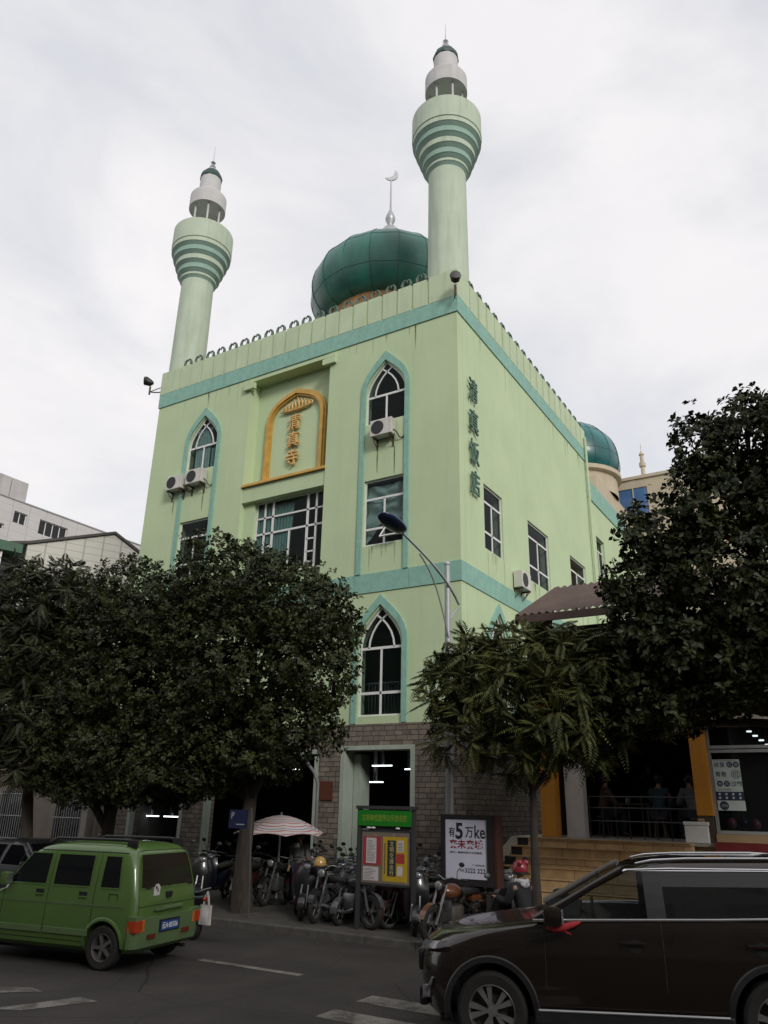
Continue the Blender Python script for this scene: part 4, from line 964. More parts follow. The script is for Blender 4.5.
m = MB(); m.lathe([(0, .12), (.25, .12), (.25, .2), (.05, .24), (0, .24)], (ux, uy, 0), 16); m.build('base', BLACK, um, smooth=40)
# bent pipe hanging over the opening
m = MB(); m.tube([(-13.2, 17.2, 3.55), (-12.95, 17.2, 3.4), (-12.55, 17.2, 3.0), (-12.42, 17.2, 2.75), (-12.42, 17.2, 2.0), (-12.42, 17.2, .12)], .045, 8); tag(m.build('bent_pipe', mat('dull_grey_pipe', (.16, .16, .16), .5), None, smooth=50), 'bent grey pipe rising behind the striped parasol', 'pipe')

# ------------------------------------------------------------------ behind the viewer: unseen block added to shade the road; near pavement
ob = wthing('added_facing_block', 'unseen windowed block added across the street, shading the road, mirrored in the brown car window', 'building', (0, -12, 0))
OF = ((0, -12, 0), (-1, 0, 0), (0, 0, 1), (0, 1, 0))
ow = [rect(-58 + 4 * i, 1.2 + 3.4 * j, -56 + 4 * i, 3.0 + 3.4 * j) for i in range(30) for j in range(6)]
m = MB(); m.plate([rect(-60, 0, 60, 21.5)] + ow, -.4, 0, OF); m.box(-60, -24, 21.2, 60, -12.41, 21.45); m.build('wall', mat('grey_plaster', (.22, .21, .20), .9, .1, 1, dirt=.3), ob)
m = MB(); m.box(-59.9, -12.3, .2, 59.9, -12.25, 21.1); m.build('window_glazing', DGLASS, ob)
g = MB(); g.box(-160, -14, -.1, 160, -5.2, .121); tag(g.build('near_pavement', PAVE), kind='structure')
# ------------------------------------------------------------------ vehicles (x forward, y left, z up)
def ringpts(z, xf, xr, hw, rf, rr, bow=0.0, n=6):
    """one horizontal slice of a body: rounded front (rf) and rear (rr) corners, bow = extra forward bulge in the middle"""
    P = []
    ryf = min(rf * 1.3, hw * .85); ryr = min(rr * 1.1, hw * .8)
    for i in range(n + 1):                       # rear left corner -> going to left side
        q = PI / 2 * i / n; P.append((xr + rr * (1 - math.sin(q)), hw - ryr * (1 - math.cos(q)), z))
    P = P[::-1]                                  # now: (rear edge ... ) reversed: start at rear edge inner
    for t in (.2, .35, .5, .65, .8): P.append((xr + rr + (xf - rf - xr - rr) * t, hw, z))
    for i in range(n + 1):
        q = PI / 2 * i / n; P.append((xf - rf * (1 - math.sin(q)), hw - ryf * (1 - math.cos(q)), z))
    # centre-front point with bow
    P.append((xf + bow, 0, z))
    half = P
    out = half + [(x, -y, zz) for x, y, zz in half[:-1][::-1]]
    return out
def loft(mb, levels, mi=0):
    rings = [ringpts(*l) for l in levels]; n = len(rings[0]); vs = [p for r in rings for p in r]; fs = []
    for i in range(len(rings) - 1):
        for j in range(n): fs.append((i * n + (j + 1) % n, i * n + j, (i + 1) * n + j, (i + 1) * n + (j + 1) % n))
    fs.append(tuple(range(n))); fs.append(tuple((len(rings) - 1) * n + j for j in range(n - 1, -1, -1)))
    mb.add(vs, fs, mi)
def interp(tab, z, k):
    for a, b in zip(tab, tab[1:]):
        if a[0] <= z <= b[0]: t = (z - a[0]) / (b[0] - a[0]); return a[k] + (b[k] - a[k]) * t
    return tab[0][k] if z < tab[0][0] else tab[-1][k]
def sidestrip(mb, lev, rows, off, side=1, mi=0):
    """rows: (z, xa, xb) laid on the body side"""
    vs = []
    for z, xa, xb in rows:
        y = (interp(lev, z, 3) + off) * side; vs += [(xa, y, z), (xb, y, z)]
    fs = []
    for i in range(len(rows) - 1): fs.append((2 * i, 2 * i + 1, 2 * i + 3, 2 * i + 2) if side < 0 else (2 * i + 1, 2 * i, 2 * i + 2, 2 * i + 3))
    mb.add(vs, fs, mi)
def zrange(a, b, n): return [a + (b - a) * i / n for i in range(n + 1)]
def quadrows(z0, z1, xa0, xa1, xb0, xb1, n=5): return [(z0 + (z1 - z0) * i / n, xa0 + (xa1 - xa0) * i / n, xb0 + (xb1 - xb0) * i / n) for i in range(n + 1)]
def framerows(mb, lev, rows, off, w, side=1, mi=0):
    """border strips round a window panel"""
    sidestrip(mb, lev, [(z, xa - w, xa) for z, xa, xb in rows], off, side, mi); sidestrip(mb, lev, [(z, xb, xb + w) for z, xa, xb in rows], off, side, mi)
    z, xa, xb = rows[0]; sidestrip(mb, lev, [(z - w, xa - w, xb + w), (z, xa - w, xb + w)], off, side, mi)
    z, xa, xb = rows[-1]; sidestrip(mb, lev, [(z, xa - w, xb + w), (z + w, xa - w, xb + w)], off, side, mi)
def cut(obj, cyls):
    """wheel arches: boolean out short cylinders (mesh data is replaced)"""
    m = MB()
    for x, y0, y1, z, r in cyls:
        m.lathe([(r, y0), (r, y1)], (x, 0, z), 32, axis='y', cap=True)
    me = bpy.data.meshes.new('c'); me.from_pydata(m.v, [], m.f); me.materials.append(BLACK)
    bm = bmesh.new(); bm.from_mesh(me); bmesh.ops.recalc_face_normals(bm, faces=bm.faces); bm.to_mesh(me); bm.free()
    co = bpy.data.objects.new('c', me); COL.objects.link(co); co.matrix_world = obj.matrix_world
    bm = bmesh.new(); bm.from_mesh(obj.data); bmesh.ops.recalc_face_normals(bm, faces=bm.faces); bm.to_mesh(obj.data); bm.free()
    md = obj.modifiers.new('b', 'BOOLEAN'); md.object = co; md.operation = 'DIFFERENCE'; md.solver = 'EXACT'
    par, obj.parent = obj.parent, None
    dg = bpy.context.evaluated_depsgraph_get()
    nm = bpy.data.meshes.new_from_object(obj.evaluated_get(dg)); obj.modifiers.clear(); obj.data = nm; obj.parent = par
    bpy.data.objects.remove(co)
    nm.polygons.foreach_set('use_smooth', [True] * len(nm.polygons)); nm.set_sharp_from_angle(angle=R(28))
def wheel(parent, x, y, r, wd, side, spokes, rimmat, rim_r, twin=False):
    """wheel standing at x,y with its outer face towards side"""
    m = MB(); h = wd / 2
    m.lathe([(rim_r * .98, -h * .9), (r * .90, -h), (r * .985, -h * .8), (r, -h * .45), (r, h * .45), (r * .985, h * .8), (r * .90, h), (rim_r * .98, h * .9), (rim_r * .98, -h * .9)], (0, 0, 0), 36, axis='y')
    ty = m.build('wheel', RUB, parent, smooth=35); ty.location = (x, y, r)
    if side < 0: ty.rotation_euler = (0, 0, PI)
    m = MB(); m.lathe([(rim_r, -h * .85), (rim_r, h * .78), (rim_r * .94, h * .88), (rim_r * .90, h * .7), (rim_r * .88, -h * .5)], (0, 0, 0), 36, axis='y')
    m.lathe([(0, h * .72), (rim_r * .2, h * .7), (rim_r * .24, h * .45), (rim_r * .24, -h * .3)], (0, 0, 0), 20, axis='y')
    for k in range(spokes):
        q = 2 * PI * k / spokes
        for dq in ((-.11, .11) if twin else (0,)):
            a = q + dq * .6; b = q + dq * 2.1
            w0, w1 = (.10, .075) if twin else (.20, .14)
            ca, sa, cb, sb = math.cos(a), math.sin(a), math.cos(b), math.sin(b)
            i0, i1 = rim_r * .18, rim_r * .93; wa, wb_ = rim_r * w0 * .5, rim_r * (w1 if not twin else .12)
            pts = []
            for yy in (h * .70, h * .35):
                pts += [(i0 * ca - wa * sa, yy, i0 * sa + wa * ca), (i0 * ca + wa * sa, yy, i0 * sa - wa * ca), (i1 * cb + wb_ * sb, yy, i1 * sb - wb_ * cb), (i1 * cb - wb_ * sb, yy, i1 * sb + wb_ * cb)]
            m.add(pts, [(0, 1, 2, 3), (7, 6, 5, 4), (0, 4, 5, 1), (1, 5, 6, 2), (2, 6, 7, 3), (3, 7, 4, 0)])
    m.build('rim', rimmat, ty, smooth=30)
    m = MB(); m.lathe([(0, -h * .2), (rim_r * .87, -h * .2)], (0, 0, 0), 24, axis='y'); m.lathe([(rim_r * .1, .0), (rim_r * .62, 0), (rim_r * .62, -.02)], (0, 0, 0), 24, axis='y', mi=0); m.build('brake_disc', mat('brake_iron', (.05, .045, .04), .6) if 'brake_iron' not in bpy.data.materials else bpy.data.materials['brake_iron'], ty)
    return ty
VANG = mat('green_car_paint', (.08, .15, .036), .28, .06, 2, coat=.6, detail=3)
VANB = mat('green_bumper_plastic', (.095, .15, .062), .5, .1, 3)
RIMD = mat('dull_alloy', (.20, .19, .18), .45, .15, 6, metal=.6)
RIMS = mat('bright_alloy', (.30, .29, .28), .35, .1, 6, metal=.7)
REDL = mat('red_lamp_plastic', (.38, .045, .012), .25, .15, 8, coat=.4)
AMBL = mat('amber_lamp_plastic', (.45, .15, .03), .25, .1, 8, coat=.4)
CLEAR = mat('headlamp_clear', (.22, .22, .23), .15, .2, 14, metal=.3, coat=.6)
CGL = glass('car_black_glass', (.006, .007, .008), 0.0, .04)
CGL.node_tree.nodes['Principled BSDF'].inputs['Specular IOR Level'].default_value = .3
SEAM = mat('dark_seam', (.012, .014, .01), .7, .1, 4)
# ---- green van
van = thing('green_van', 'boxy bright green minivan seen from its rear left, black windows and blue number plate', 'van')
VL = [(.22, 1.45, -1.52, .70, .25, .2), (.28, 1.60, -1.64, .765, .28, .16), (.42, 1.68, -1.70, .79, .3, .12), (.62, 1.69, -1.70, .795, .32, .11), (.76, 1.64, -1.695, .795, .35, .11), (.83, 1.50, -1.69, .79, .35, .11), (.90, 1.22, -1.685, .785, .3, .11), (.96, .98, -1.675, .78, .25, .11), (1.05, .88, -1.66, .77, .22, .12), (1.3, .66, -1.60, .735, .22, .14), (1.48, .50, -1.545, .70, .22, .16), (1.55, .40, -1.51, .675, .25, .2), (1.60, .26, -1.45, .63, .3, .25), (1.635, .08, -1.36, .55, .4, .35), (1.655, -.2, -1.15, .38, .3, .3)]
m = MB(); loft(m, VL); body = m.build('body', VANG, van, smooth=28)
cut(body, [(1.17, .52, 1.0, .30, .335), (1.17, -1.0, -.52, .30, .335), (-1.17, .52, 1.0, .30, .335), (-1.17, -1.0, -.52, .30, .335)])
for s in (1, -1):
    for nm, rows in (('front_window', quadrows(1.06, 1.47, .02, .02, .74, .40)), ('rear_window', quadrows(1.06, 1.47, -.82, -.80, -.13, -.12)), ('quarter_window', quadrows(1.06, 1.47, -1.36, -1.30, -1.02, -1.02))):
        m = MB(); sidestrip(m, VL, rows, .006, s); wo = m.build(nm, CGL, van)
        m = MB(); framerows(m, VL, rows, .010, .018, s); m.build('window_seal', VANG, wo)
    m = MB()
    for x in (.80, -.06, -.93): sidestrip(m, VL, [(z, x + (.0 if z < 1.0 else -(z - 1.0) * (.5 if x > .5 else 0)), x + .011 + (.0 if z < 1.0 else -(z - 1.0) * (.5 if x > .5 else 0))) for z in zrange(.36, 1.5, 8)], .003, s)
    sidestrip(m, VL, [(.335, -.82, .82), (.345, -.82, .82)], .003, s)
    sidestrip(m, VL, [(1.515, -1.4, .3), (1.527, -1.4, .28)], .003, s)
    m.build('door_seam', SEAM, van)
    m = MB(); sidestrip(m, VL, [(.815, -1.5, 1.1), (.83, -1.5, 1.1)], .010, s); sidestrip(m, VL, [(.80, -1.5, 1.1), (.815, -1.5, 1.1)], .004, s)
    for xa, xb in ((-.90, -.08), (-.03, .78)):
        y = interp(VL, .45, 3); m.bbox(xa, s * (y - .004), .415, xb, s * (y + .018), .50, .008)
    m.build('side_moulding', VANB, van)
    for x in (.10, -.72):
        y = interp(VL, .93, 3); m = MB(); m.box(x - .075, s * y - .002, .90, x + .075, s * (y + .004), .985); dh = m.build('door_handle', BLACK, van)
        m = MB(); m.bbox(x - .07, s * y, .905, x + .07, s * (y + .02), .93, .006); m.build('grip', VANG, dh)
    y = interp(VL, 1.1, 3); m = MB(); m.bbox(.66, s * (y + .03), 1.02, .80, s * (y + .17), 1.20, .03); m.tube([(.72, s * (y - .02), 1.06), (.73, s * (y + .06), 1.08)], .03, 6); mo = m.build('wing_mirror', VANG, van, smooth=40)
    m = MB(); m.box(.655, s * (y + .045), 1.04, .659, s * (y + .155), 1.18); m.build('mirror_glass', CHROME, mo)
    m = MB(); m.tube([(-1.42, s * .56, 1.60), (-1.36, s * .57, 1.675), (-1.2, s * .575, 1.69), (.1, s * .56, 1.685), (.25, s * .56, 1.62)], [.02, .024, .022, .022, .02], 8)
    m.bbox(-1.44, s * .545, 1.585, -1.26, s * .60, 1.70, .02); m.build('roof_rail', BLACK, van, smooth=50)
    if s > 0:
        m = MB(); y = interp(VL, .93, 3); m.plate([[(-1.36, .83), (-1.20, .83), (-1.20, .98), (-1.36, .98)], [(-1.352, .838), (-1.208, .838), (-1.208, .972), (-1.352, .972)]], 0, .003, ((0, y + .001, 0), (1, 0, 0), (0, 0, 1), (0, 1, 0))); m.build('fuel_flap', SEAM, van)
    for x in (1.17, -1.17):
        m = MB()
        for k in range(24):
            a0, a1 = PI * k / 24, PI * (k + 1) / 24
            y = interp(VL, .45, 3)
            o_ = len(m.v); pts = []
            for a in (a0, a1):
                for r_, dy in ((.330, -.03), (.330, .014), (.358, .016), (.375, .002)): pts.append((x + r_ * math.cos(a), s * (interp(VL, max(.23, .30 + r_ * math.sin(a)), 3) + dy), .30 + r_ * math.sin(a)))
            m.add(pts, [(i, i + 1, i + 5, i + 4) for i in range(3)])
        m.build('arch_lip', VANG, van, smooth=50)
        wheel(van, x, s * .70, .285, .165, s, 5, RIMD, .185)
    # tail lamp
    m = MB(); m.bbox(-1.755, s * .60, .50, -1.60, s * .815, .665, .015); tl = m.build('tail_lamp', REDL, van)
    m = MB(); m.bbox(-1.758, s * .60, .505, -1.70, s * .655, .66, .006); m.build('indicator', AMBL, tl)
# bumpers
BL = [(.24, 1.60, -1.66, .77, .3, .14), (.30, 1.70, -1.74, .815, .3, .13), (.50, 1.72, -1.755, .82, .32, .13), (.60, 1.70, -1.75, .815, .32, .13), (.64, 1.66, -1.72, .80, .32, .13)]
m = MB()
def trimloft(mb, lev, xmax=None, xmin=None):
    t = MB(); loft(t, lev); keep = []
    for f in t.f[:-2]:
        c = sum(t.v[i][0] for i in f) / len(f)
        if (xmax is not None and c < xmax) or (xmin is not None and c > xmin): keep.append(f)
    mb.add(t.v, keep)
trimloft(m, BL, xmax=-1.50); m.box(-1.75, -.62, .60, -1.66, .62, .675)
for s in (1, -1): m.add([(-1.752, s * .50, .655), (-1.752, s * .62, .71), (-1.752, s * .815, .71), (-1.752, s * .815, .655), (-1.6, s * .50, .655), (-1.6, s * .62, .71), (-1.6, s * .815, .71), (-1.6, s * .815, .655)], [(0, 1, 2, 3), (0, 4, 5, 1), (1, 5, 6, 2), (2, 6, 7, 3), (7, 6, 5, 4)])
m.build('rear_bumper', VANB, van, smooth=30)
m = MB(); trimloft(m, BL, xmin=1.35); m.build('front_bumper', VANB, van, smooth=30)
def rearstrip(mb, lev, rows, off, mi=0):
    vs = []
    for z, ya, yb in rows: x = interp(lev, z, 2) - off; vs += [(x, ya, z), (x, yb, z)]
    mb.add(vs, [(2 * i, 2 * i + 1, 2 * i + 3, 2 * i + 2) for i in range(len(rows) - 1)], mi)
m = MB(); rearstrip(m, VL, [(1.06, -.62, .62), (1.09, -.65, .65), (1.3, -.625, .625), (1.46, -.585, .585), (1.50, -.55, .55)], .006); rw = m.build('rear_glass', glass('van_rear_glass', (.022, .018, .014), 0, .12), van)  # brownish tint puts the reflected trees into the rear glass colour
m = MB()
for za, zb, ha, hb in ((1.04, 1.06, .65, .65), (1.50, 1.52, .575, .565)): rearstrip(m, VL, [(za, -ha, ha), (zb, -hb, hb)], .009)
for s in (1, -1): rearstrip(m, VL, [(z, *sorted((s * (.652 - (z - 1.06) * .17), s * (.672 - (z - 1.06) * .17)))) for z in zrange(1.05, 1.5, 5)], .009)
m.build('window_seal', VANG, rw)
m = MB()
rearstrip(m, VL, [(.815, -.70, .70), (.825, -.70, .70)], .003); m.build('door_seam', SEAM, van)
for s in (1, -1):
    m = MB(); rearstrip(m, VL, [(z, *sorted((s * (.70 - max(0, z - 1.0) * .12), s * (.708 - max(0, z - 1.0) * .12)))) for z in zrange(.70, 1.55, 8)], .003); m.build('door_seam', SEAM, van)
m = MB(); rearstrip(m, VL, [(1.55, -.6, .6), (1.557, -.6, .6)], .003)
m.build('door_seam', SEAM, van)
m = MB(); m.bbox(-1.735, -.34, .745, -1.69, .34, .79, .012); m.bbox(-1.737, .12, .745, -1.69, .345, .79, .005); gh_ = m.build('tailgate_grip', VANB, van)
m = MB(); m.bbox(-1.715, -.065, .905, -1.67, .065, .985, .01); m.build('tailgate_handle', BLACK, van)
m = MB(); m.box(-1.763, -.25, .46, -1.745, .25, .625); m.build('plate_recess', BLACK, van)
m = MB(); m.box(-1.768, -.22, .475, -1.7635, .22, .60); pl = m.build('number_plate', mat('plate_blue', (.02, .06, .22), .4, .06, 6), van)
PF2 = ((-1.768, 0, 0), (0, -1, 0), (0, 0, 1), (-1, 0, 0))
m = MB(); letter(m, '云A·85506', (0, .538), PF2, .0005, .002, w=.39, h=.085, off=.012); m.build('plate_lettering', WHITE, pl)
PF3 = ((interp(VL, 1.0, 2) - .006, 0, 0), (0, -1, 0), (0, 0, 1), (-1, 0, 0))
m = MB(); m.plate([[(-.36, .93), (-.22, .93), (-.21, 1.04), (-.24, 1.085), (-.29, 1.105), (-.34, 1.085), (-.37, 1.04)]], 0, .003, PF3); st_ = m.build('white_sticker', mat('sticker_white', (.55, .53, .5), .5, .05, 6), van)
m = MB(); m.plate([disc(-.31, 1.05, .022)], .0032, .004, PF3); m.plate([[(-.28, .99), (-.25, 1.0), (-.255, 1.03), (-.285, 1.04)]], .0032, .004, PF3); m.build('sticker_print', BLACK, st_)
m = MB(); 
for x, z, n_ in ((-.56, 1.06, 4), (.50, 1.06, 4), (.55, .86, 3)):
    for k in range(n_): m.plate([rect(x + .034 * k, z - .013, x + .034 * k + .024, z + .013)], 0, .004, PF3)
m.plate([disc(.02, 1.075, .018)], 0, .004, PF3); m.build('badge', BLACK, van)
m = MB(); m.box(-1.765, .33, .40, -1.74, .52, .46); m.build('reflector', mat('dark_reflector', (.12, .02, .015), .3), van)
m = MB(); m.box(-1.765, -.52, .40, -1.74, -.33, .46); m.build('reflector', bpy.data.materials['dark_reflector'], van)
m = MB(); m.box(-1.3, -.6, .16, 1.4, .6, .25); m.tube([(-1.72, -.5, .2), (-1.2, -.5, .2)], .025, 8); m.build('underbody', BLACK, van)
m = MB(); m.add([(1.0, -.62, .99), (1.0, .62, .99), (.52, .55, 1.47), (.52, -.55, 1.47)], [(0, 1, 2, 3)]); m.build('windscreen', CGL, van)
for s in (1, -1):
    m = MB(); m.bbox(1.58, s * .42, .56, 1.70, s * .72, .72, .03); m.build('headlamp', CLEAR, van)
van.location = (-10.95, 9.0, 0); van.rotation_euler = (0, 0, R(190)); van.scale = (.97, .97, .985)
# ---- brown SUV
SUVP = mat('dark_brown_metallic', (.017, .0105, .0075), .25, .12, 40, metal=.45, coat=.8)
suv = thing('brown_suv', 'large dark brown suv with chrome window strip, alloy wheel and red cloth on its mirror', 'car')
SL = [(.24, 1.96, -2.3, .80, .3, .25), (.32, 2.08, -2.45, .88, .42, .25), (.48, 2.15, -2.51, .915, .50, .25), (.62, 2.17, -2.53, .925, .52, .25), (.80, 2.16, -2.51, .925, .54, .25), (.93, 2.10, -2.48, .915, .56, .25), (1.01, 1.96, -2.46, .91, .54, .25), (1.07, 1.70, -2.45, .905, .46, .25), (1.115, 1.30, -2.44, .90, .36, .25), (1.15, .92, -2.43, .89, .25, .25), (1.19, .76, -2.42, .88, .22, .25)]
m = MB(); loft(m, SL); body = m.build('body', SUVP, suv, smooth=28)
cut(body, [(1.35, .55, 1.2, .37, .425), (1.35, -1.2, -.55, .37, .425), (-1.35, .55, 1.2, .37, .425), (-1.35, -1.2, -.55, .37, .425)])
GL = [(1.14, 1.02, -2.16, .865), (1.30, .72, -2.10, .82), (1.45, .45, -2.02, .765), (1.60, .16, -1.92, .70), (1.66, .0, -1.85, .66)]
RL = [(1.595, .20, -2.02, .705, .25, .2), (1.64, .10, -2.0, .68, .3, .2), (1.675, -.1, -1.95, .62, .3, .25), (1.70, -.35, -1.8, .48, .3, .3)]
m = MB(); loft(m, RL); m.build('roof', SUVP, suv, smooth=40)
CAB = mat('cabin_grey_trim', (.10, .095, .085), .8, .1, 4); CABD = mat('cabin_dark_trim', (.025, .023, .022), .8, .1, 4)
for s in (1, -1):
    def gy(z): return interp(GL, z, 3)
    m = MB(); m.tube([(1.08, s * .84, 1.14), (.76, s * .81, 1.30), (.48, s * .76, 1.45), (.17, s * .70, 1.60)], [.045, .038, .035, .04], 8); m.build('front_pillar', CAB if s < 0 else SUVP, suv, smooth=50)
    m = MB(); sidestrip(m, GL, [(z, -.21, -.03) for z in zrange(1.14, 1.61, 4)], -.004, s); sidestrip(m, GL, [(z, -.21, -.03) for z in zrange(1.14, 1.61, 4)], -.04, s); m.build('centre_pillar', BLACK, suv)
    rows = [(z, -2.1 + (z - 1.14) * .3, -1.42 - (z - 1.14) * .25) for z in zrange(1.14, 1.61, 4)]
    m = MB(); sidestrip(m, GL, rows, -.002, s); sidestrip(m, GL, rows, -.05, s); m.build('rear_pillar', SUVP, suv)
    fr_ = [(z, -.03, interp(GL, z, 1) - .03) for z in zrange(1.15, 1.595, 6)]
    m = MB(); sidestrip(m, GL, fr_, -.008, s); m.build('front_window', glass('car_side_glass', (.012, .013, .014), .62) if 'car_side_glass' not in bpy.data.materials else bpy.data.materials['car_side_glass'], suv)
    m = MB(); sidestrip(m, GL, [(z, -1.42 - (z - 1.14) * .25, -.21) for z in zrange(1.15, 1.595, 6)], -.008, s); rwd = m.build('rear_window', glass('privacy_glass', (.012, .012, .012), .06) if 'privacy_glass' not in bpy.data.materials else bpy.data.materials['privacy_glass'], suv)
    m = MB(); sidestrip(m, GL, [(1.588, -1.6, .16), (1.607, -1.6, .14)], .004, s)
    m.tube([(1.10, s * .895, 1.135), (.3, s * .893, 1.148), (-.7, s * .888, 1.165), (-1.6, s * .882, 1.19)], .014, 6)
    m.tube([(1.05, s * .86, 1.18), (.74, s * .825, 1.32), (.46, s * .77, 1.465), (.30, s * .735, 1.55), (.1, s * .708, 1.60), (-.3, s * .706, 1.612), (-1.6, s * .70, 1.60)], .009, 6); m.build('chrome_strip', CHROME, suv, smooth=60)
    m = MB(); m.tube([(.02, s * .63, 1.655), (-.15, s * .63, 1.685), (-.5, s * .62, 1.700), (-1.3, s * .615, 1.700), (-1.75, s * .61, 1.67), (-1.9, s * .61, 1.64)], [.010, .014, .014, .014, .014, .010], 8); m.build('roof_rail', CHROME, suv, smooth=60)
    # door gaps, handles, cladding, sill
    m = MB()
    for x, z1 in ((1.02, 1.1), (-.12, 1.15), (-1.2, 1.15)): sidestrip(m, SL, [(z, x - .03 * math.sin((z - .3) * 2.2), x - .03 * math.sin((z - .3) * 2.2) + .010) for z in zrange(.36, z1, 8)], .0035, s)
    m.build('door_seam', SEAM, suv)
    m = MB(); y = interp(SL, .9, 3)
    for x in (.14, -1.02):
        m = MB(); m.bbox(x - .12, s * (y + .002), .93, x + .12, s * (y + .035), .965, .012); dh = m.build('door_handle', SUVP, suv)
        m = MB(); m.lathe([(0, 0), (.065, 0)], (x - .02, s * (y + .005), .925), 14, axis='y'); m.build('handle_recess', BLACK, dh)
    m = MB(); m.bbox(-.92, s * .86, .27, .92, s * .935, .40, .02); m.build('sill_cladding', BLACK, suv)
    m = MB(); m.tube([(.88, s * .938, .395), (-.88, s * .938, .395)], .012, 6); m.build('sill_trim', STEEL, suv)
    for x in (1.35, -1.35):
        m = MB()
        for k in range(28):
            pts = []
            for a in (PI * k / 28 * 1.12 - .19, PI * (k + 1) / 28 * 1.12 - .19):
                for r_, dy in ((.418, -.05), (.420, .012), (.470, .016), (.485, -.002)):
                    zz = .37 + r_ * math.sin(a); pts.append((x + r_ * math.cos(a), s * (interp(SL, max(.3, zz), 3) + dy), zz))
            m.add(pts, [(i, i + 1, i + 5, i + 4) for i in range(3)])
        m.build('arch_cladding', BLACK, suv, smooth=40)
        wheel(suv, x, s * .795, .355, .235, s, 5, RIMS, .245, twin=True)
    # lamps
    m = MB(); vs = []
    for i in range(7):
        t = i / 6; x = 2.05 - .30 * t; yb = .60 + .30 * math.sin(t * PI / 2)
        for dz, dx in ((.86 + .05 * t, .06), (.905 + .04 * t, .045), (.945 + .03 * t, .015)): vs.append((x + dx, s * (yb + .012 * (1 if i < 6 else 0)), dz))
    m.add(vs, [(3 * i + j, 3 * i + j + 1, 3 * i + j + 4, 3 * i + j + 3) for i in range(6) for j in range(2)]); m.build('headlamp', CLEAR, suv, smooth=60)
    m = MB(); m.bbox(2.0, s * .58, .42, 2.09, s * .74, .54, .03); m.tube([(2.13, s * .56, .38), (2.08, s * .68, .42), (2.0, s * .78, .55), (1.96, s * .80, .62)], .014, 6); m.build('fog_lamp', CLEAR, suv)
    # mirror
    m = MB(); m.bbox(.80, s * .93, 1.10, .98, s * 1.14, 1.27, .045); m.tube([(.88, s * .86, 1.12), (.88, s * .97, 1.14)], .035, 8); mo = m.build('wing_mirror', SUVP if s > 0 else BLACK, suv, smooth=40)
    m = MB(); m.bbox(.785, s * .955, 1.125, .803, s * 1.12, 1.25, .006); m.build('mirror_glass', CHROME, mo)
    # seats
    m = MB(); m.bbox(-.35, s * .12, .75, .2, s * .62, 1.0, .06); m.bbox(-.45, s * .14, .95, -.25, s * .60, 1.38, .06); m.bbox(-.44, s * .25, 1.40, -.32, s * .49, 1.56, .04); m.build('seat', CABD, suv, smooth=40)
    m = MB(); m.bbox(-2.5, s * .5, .85, -2.38, s * .82, 1.0, .03); m.build('tail_lamp', REDL, suv)
m = MB(); m.add([(1.03, -.80, 1.15), (1.03, .80, 1.15), (.19, .66, 1.60), (.19, -.66, 1.60), (1.12, 0, 1.155), (.27, 0, 1.605)], [(0, 4, 5, 3), (4, 1, 2, 5)]); m.build('windscreen', bpy.data.materials['car_side_glass'], suv)
m = MB(); m.add([(-2.14, -.8, 1.16), (-2.14, .8, 1.16), (-1.98, .64, 1.6), (-1.98, -.64, 1.6)], [(0, 3, 2, 1)]); m.build('rear_glass', bpy.data.materials['privacy_glass'], suv)
m = MB(); m.bbox(.62, -.8, .95, 1.02, .8, 1.19, .06); m.lathe([(.17, -.015), (.185, 0), (.17, .015), (.155, 0), (.17, -.015)], (.50, .38, 1.14), 20, axis='x'); m.box(.48, .22, 1.13, .52, .54, 1.15); m.build('dashboard', CABD, suv, smooth=40)
m = MB(); m.bbox(.40, -.10, 1.47, .43, .12, 1.54, .01); m.build('rear_view_mirror', BLACK, suv)
m = MB(); m.bbox(2.10, -.48, .62, 2.18, .48, .84, .04); m.bbox(2.06, -.6, .32, 2.15, .6, .50, .03); m.build('grille', BLACK, suv)
m = MB(); m.box(-1.9, -.75, .22, 1.9, .75, .30); m.build('underbody', BLACK, suv)
suv.location = (-2.66, 9.52, 0); suv.rotation_euler = (0, R(1.8), R(197))
for c in kids(suv):
    if c.name.split('.')[0] in ('roof', 'front_pillar', 'centre_pillar', 'rear_pillar', 'front_window', 'rear_window', 'chrome_strip', 'roof_rail', 'door_seam', 'door_handle', 'wing_mirror', 'seat', 'windscreen', 'rear_glass', 'dashboard', 'rear_view_mirror'): c.location.x -= .22; c.location.z += .04
# red cloth on the mirror
rc = thing('red_cloth', 'red cloth tied round the wing mirror of the brown car', 'cloth')
m = MB(); REDC = mat('red_cloth', (.33, .02, .025), .85, .15, 12)
m.tube([(.96, .93, 1.12), (.93, 1.0, 1.10), (.88, 1.05, 1.09), (.80, 1.04, 1.10), (.70, .97, 1.12), (.62, .93, 1.14)], [.015, .03, .036, .036, .028, .010], 8)
m.tube([(.86, 1.0, 1.09), (.78, .98, 1.06), (.72, .96, 1.03)], [.02, .016, .006], 6); m.build('folds', REDC, rc, smooth=60)
rc.location = suv.location + Vector((.21, .05, .04)); rc.rotation_euler = suv.rotation_euler
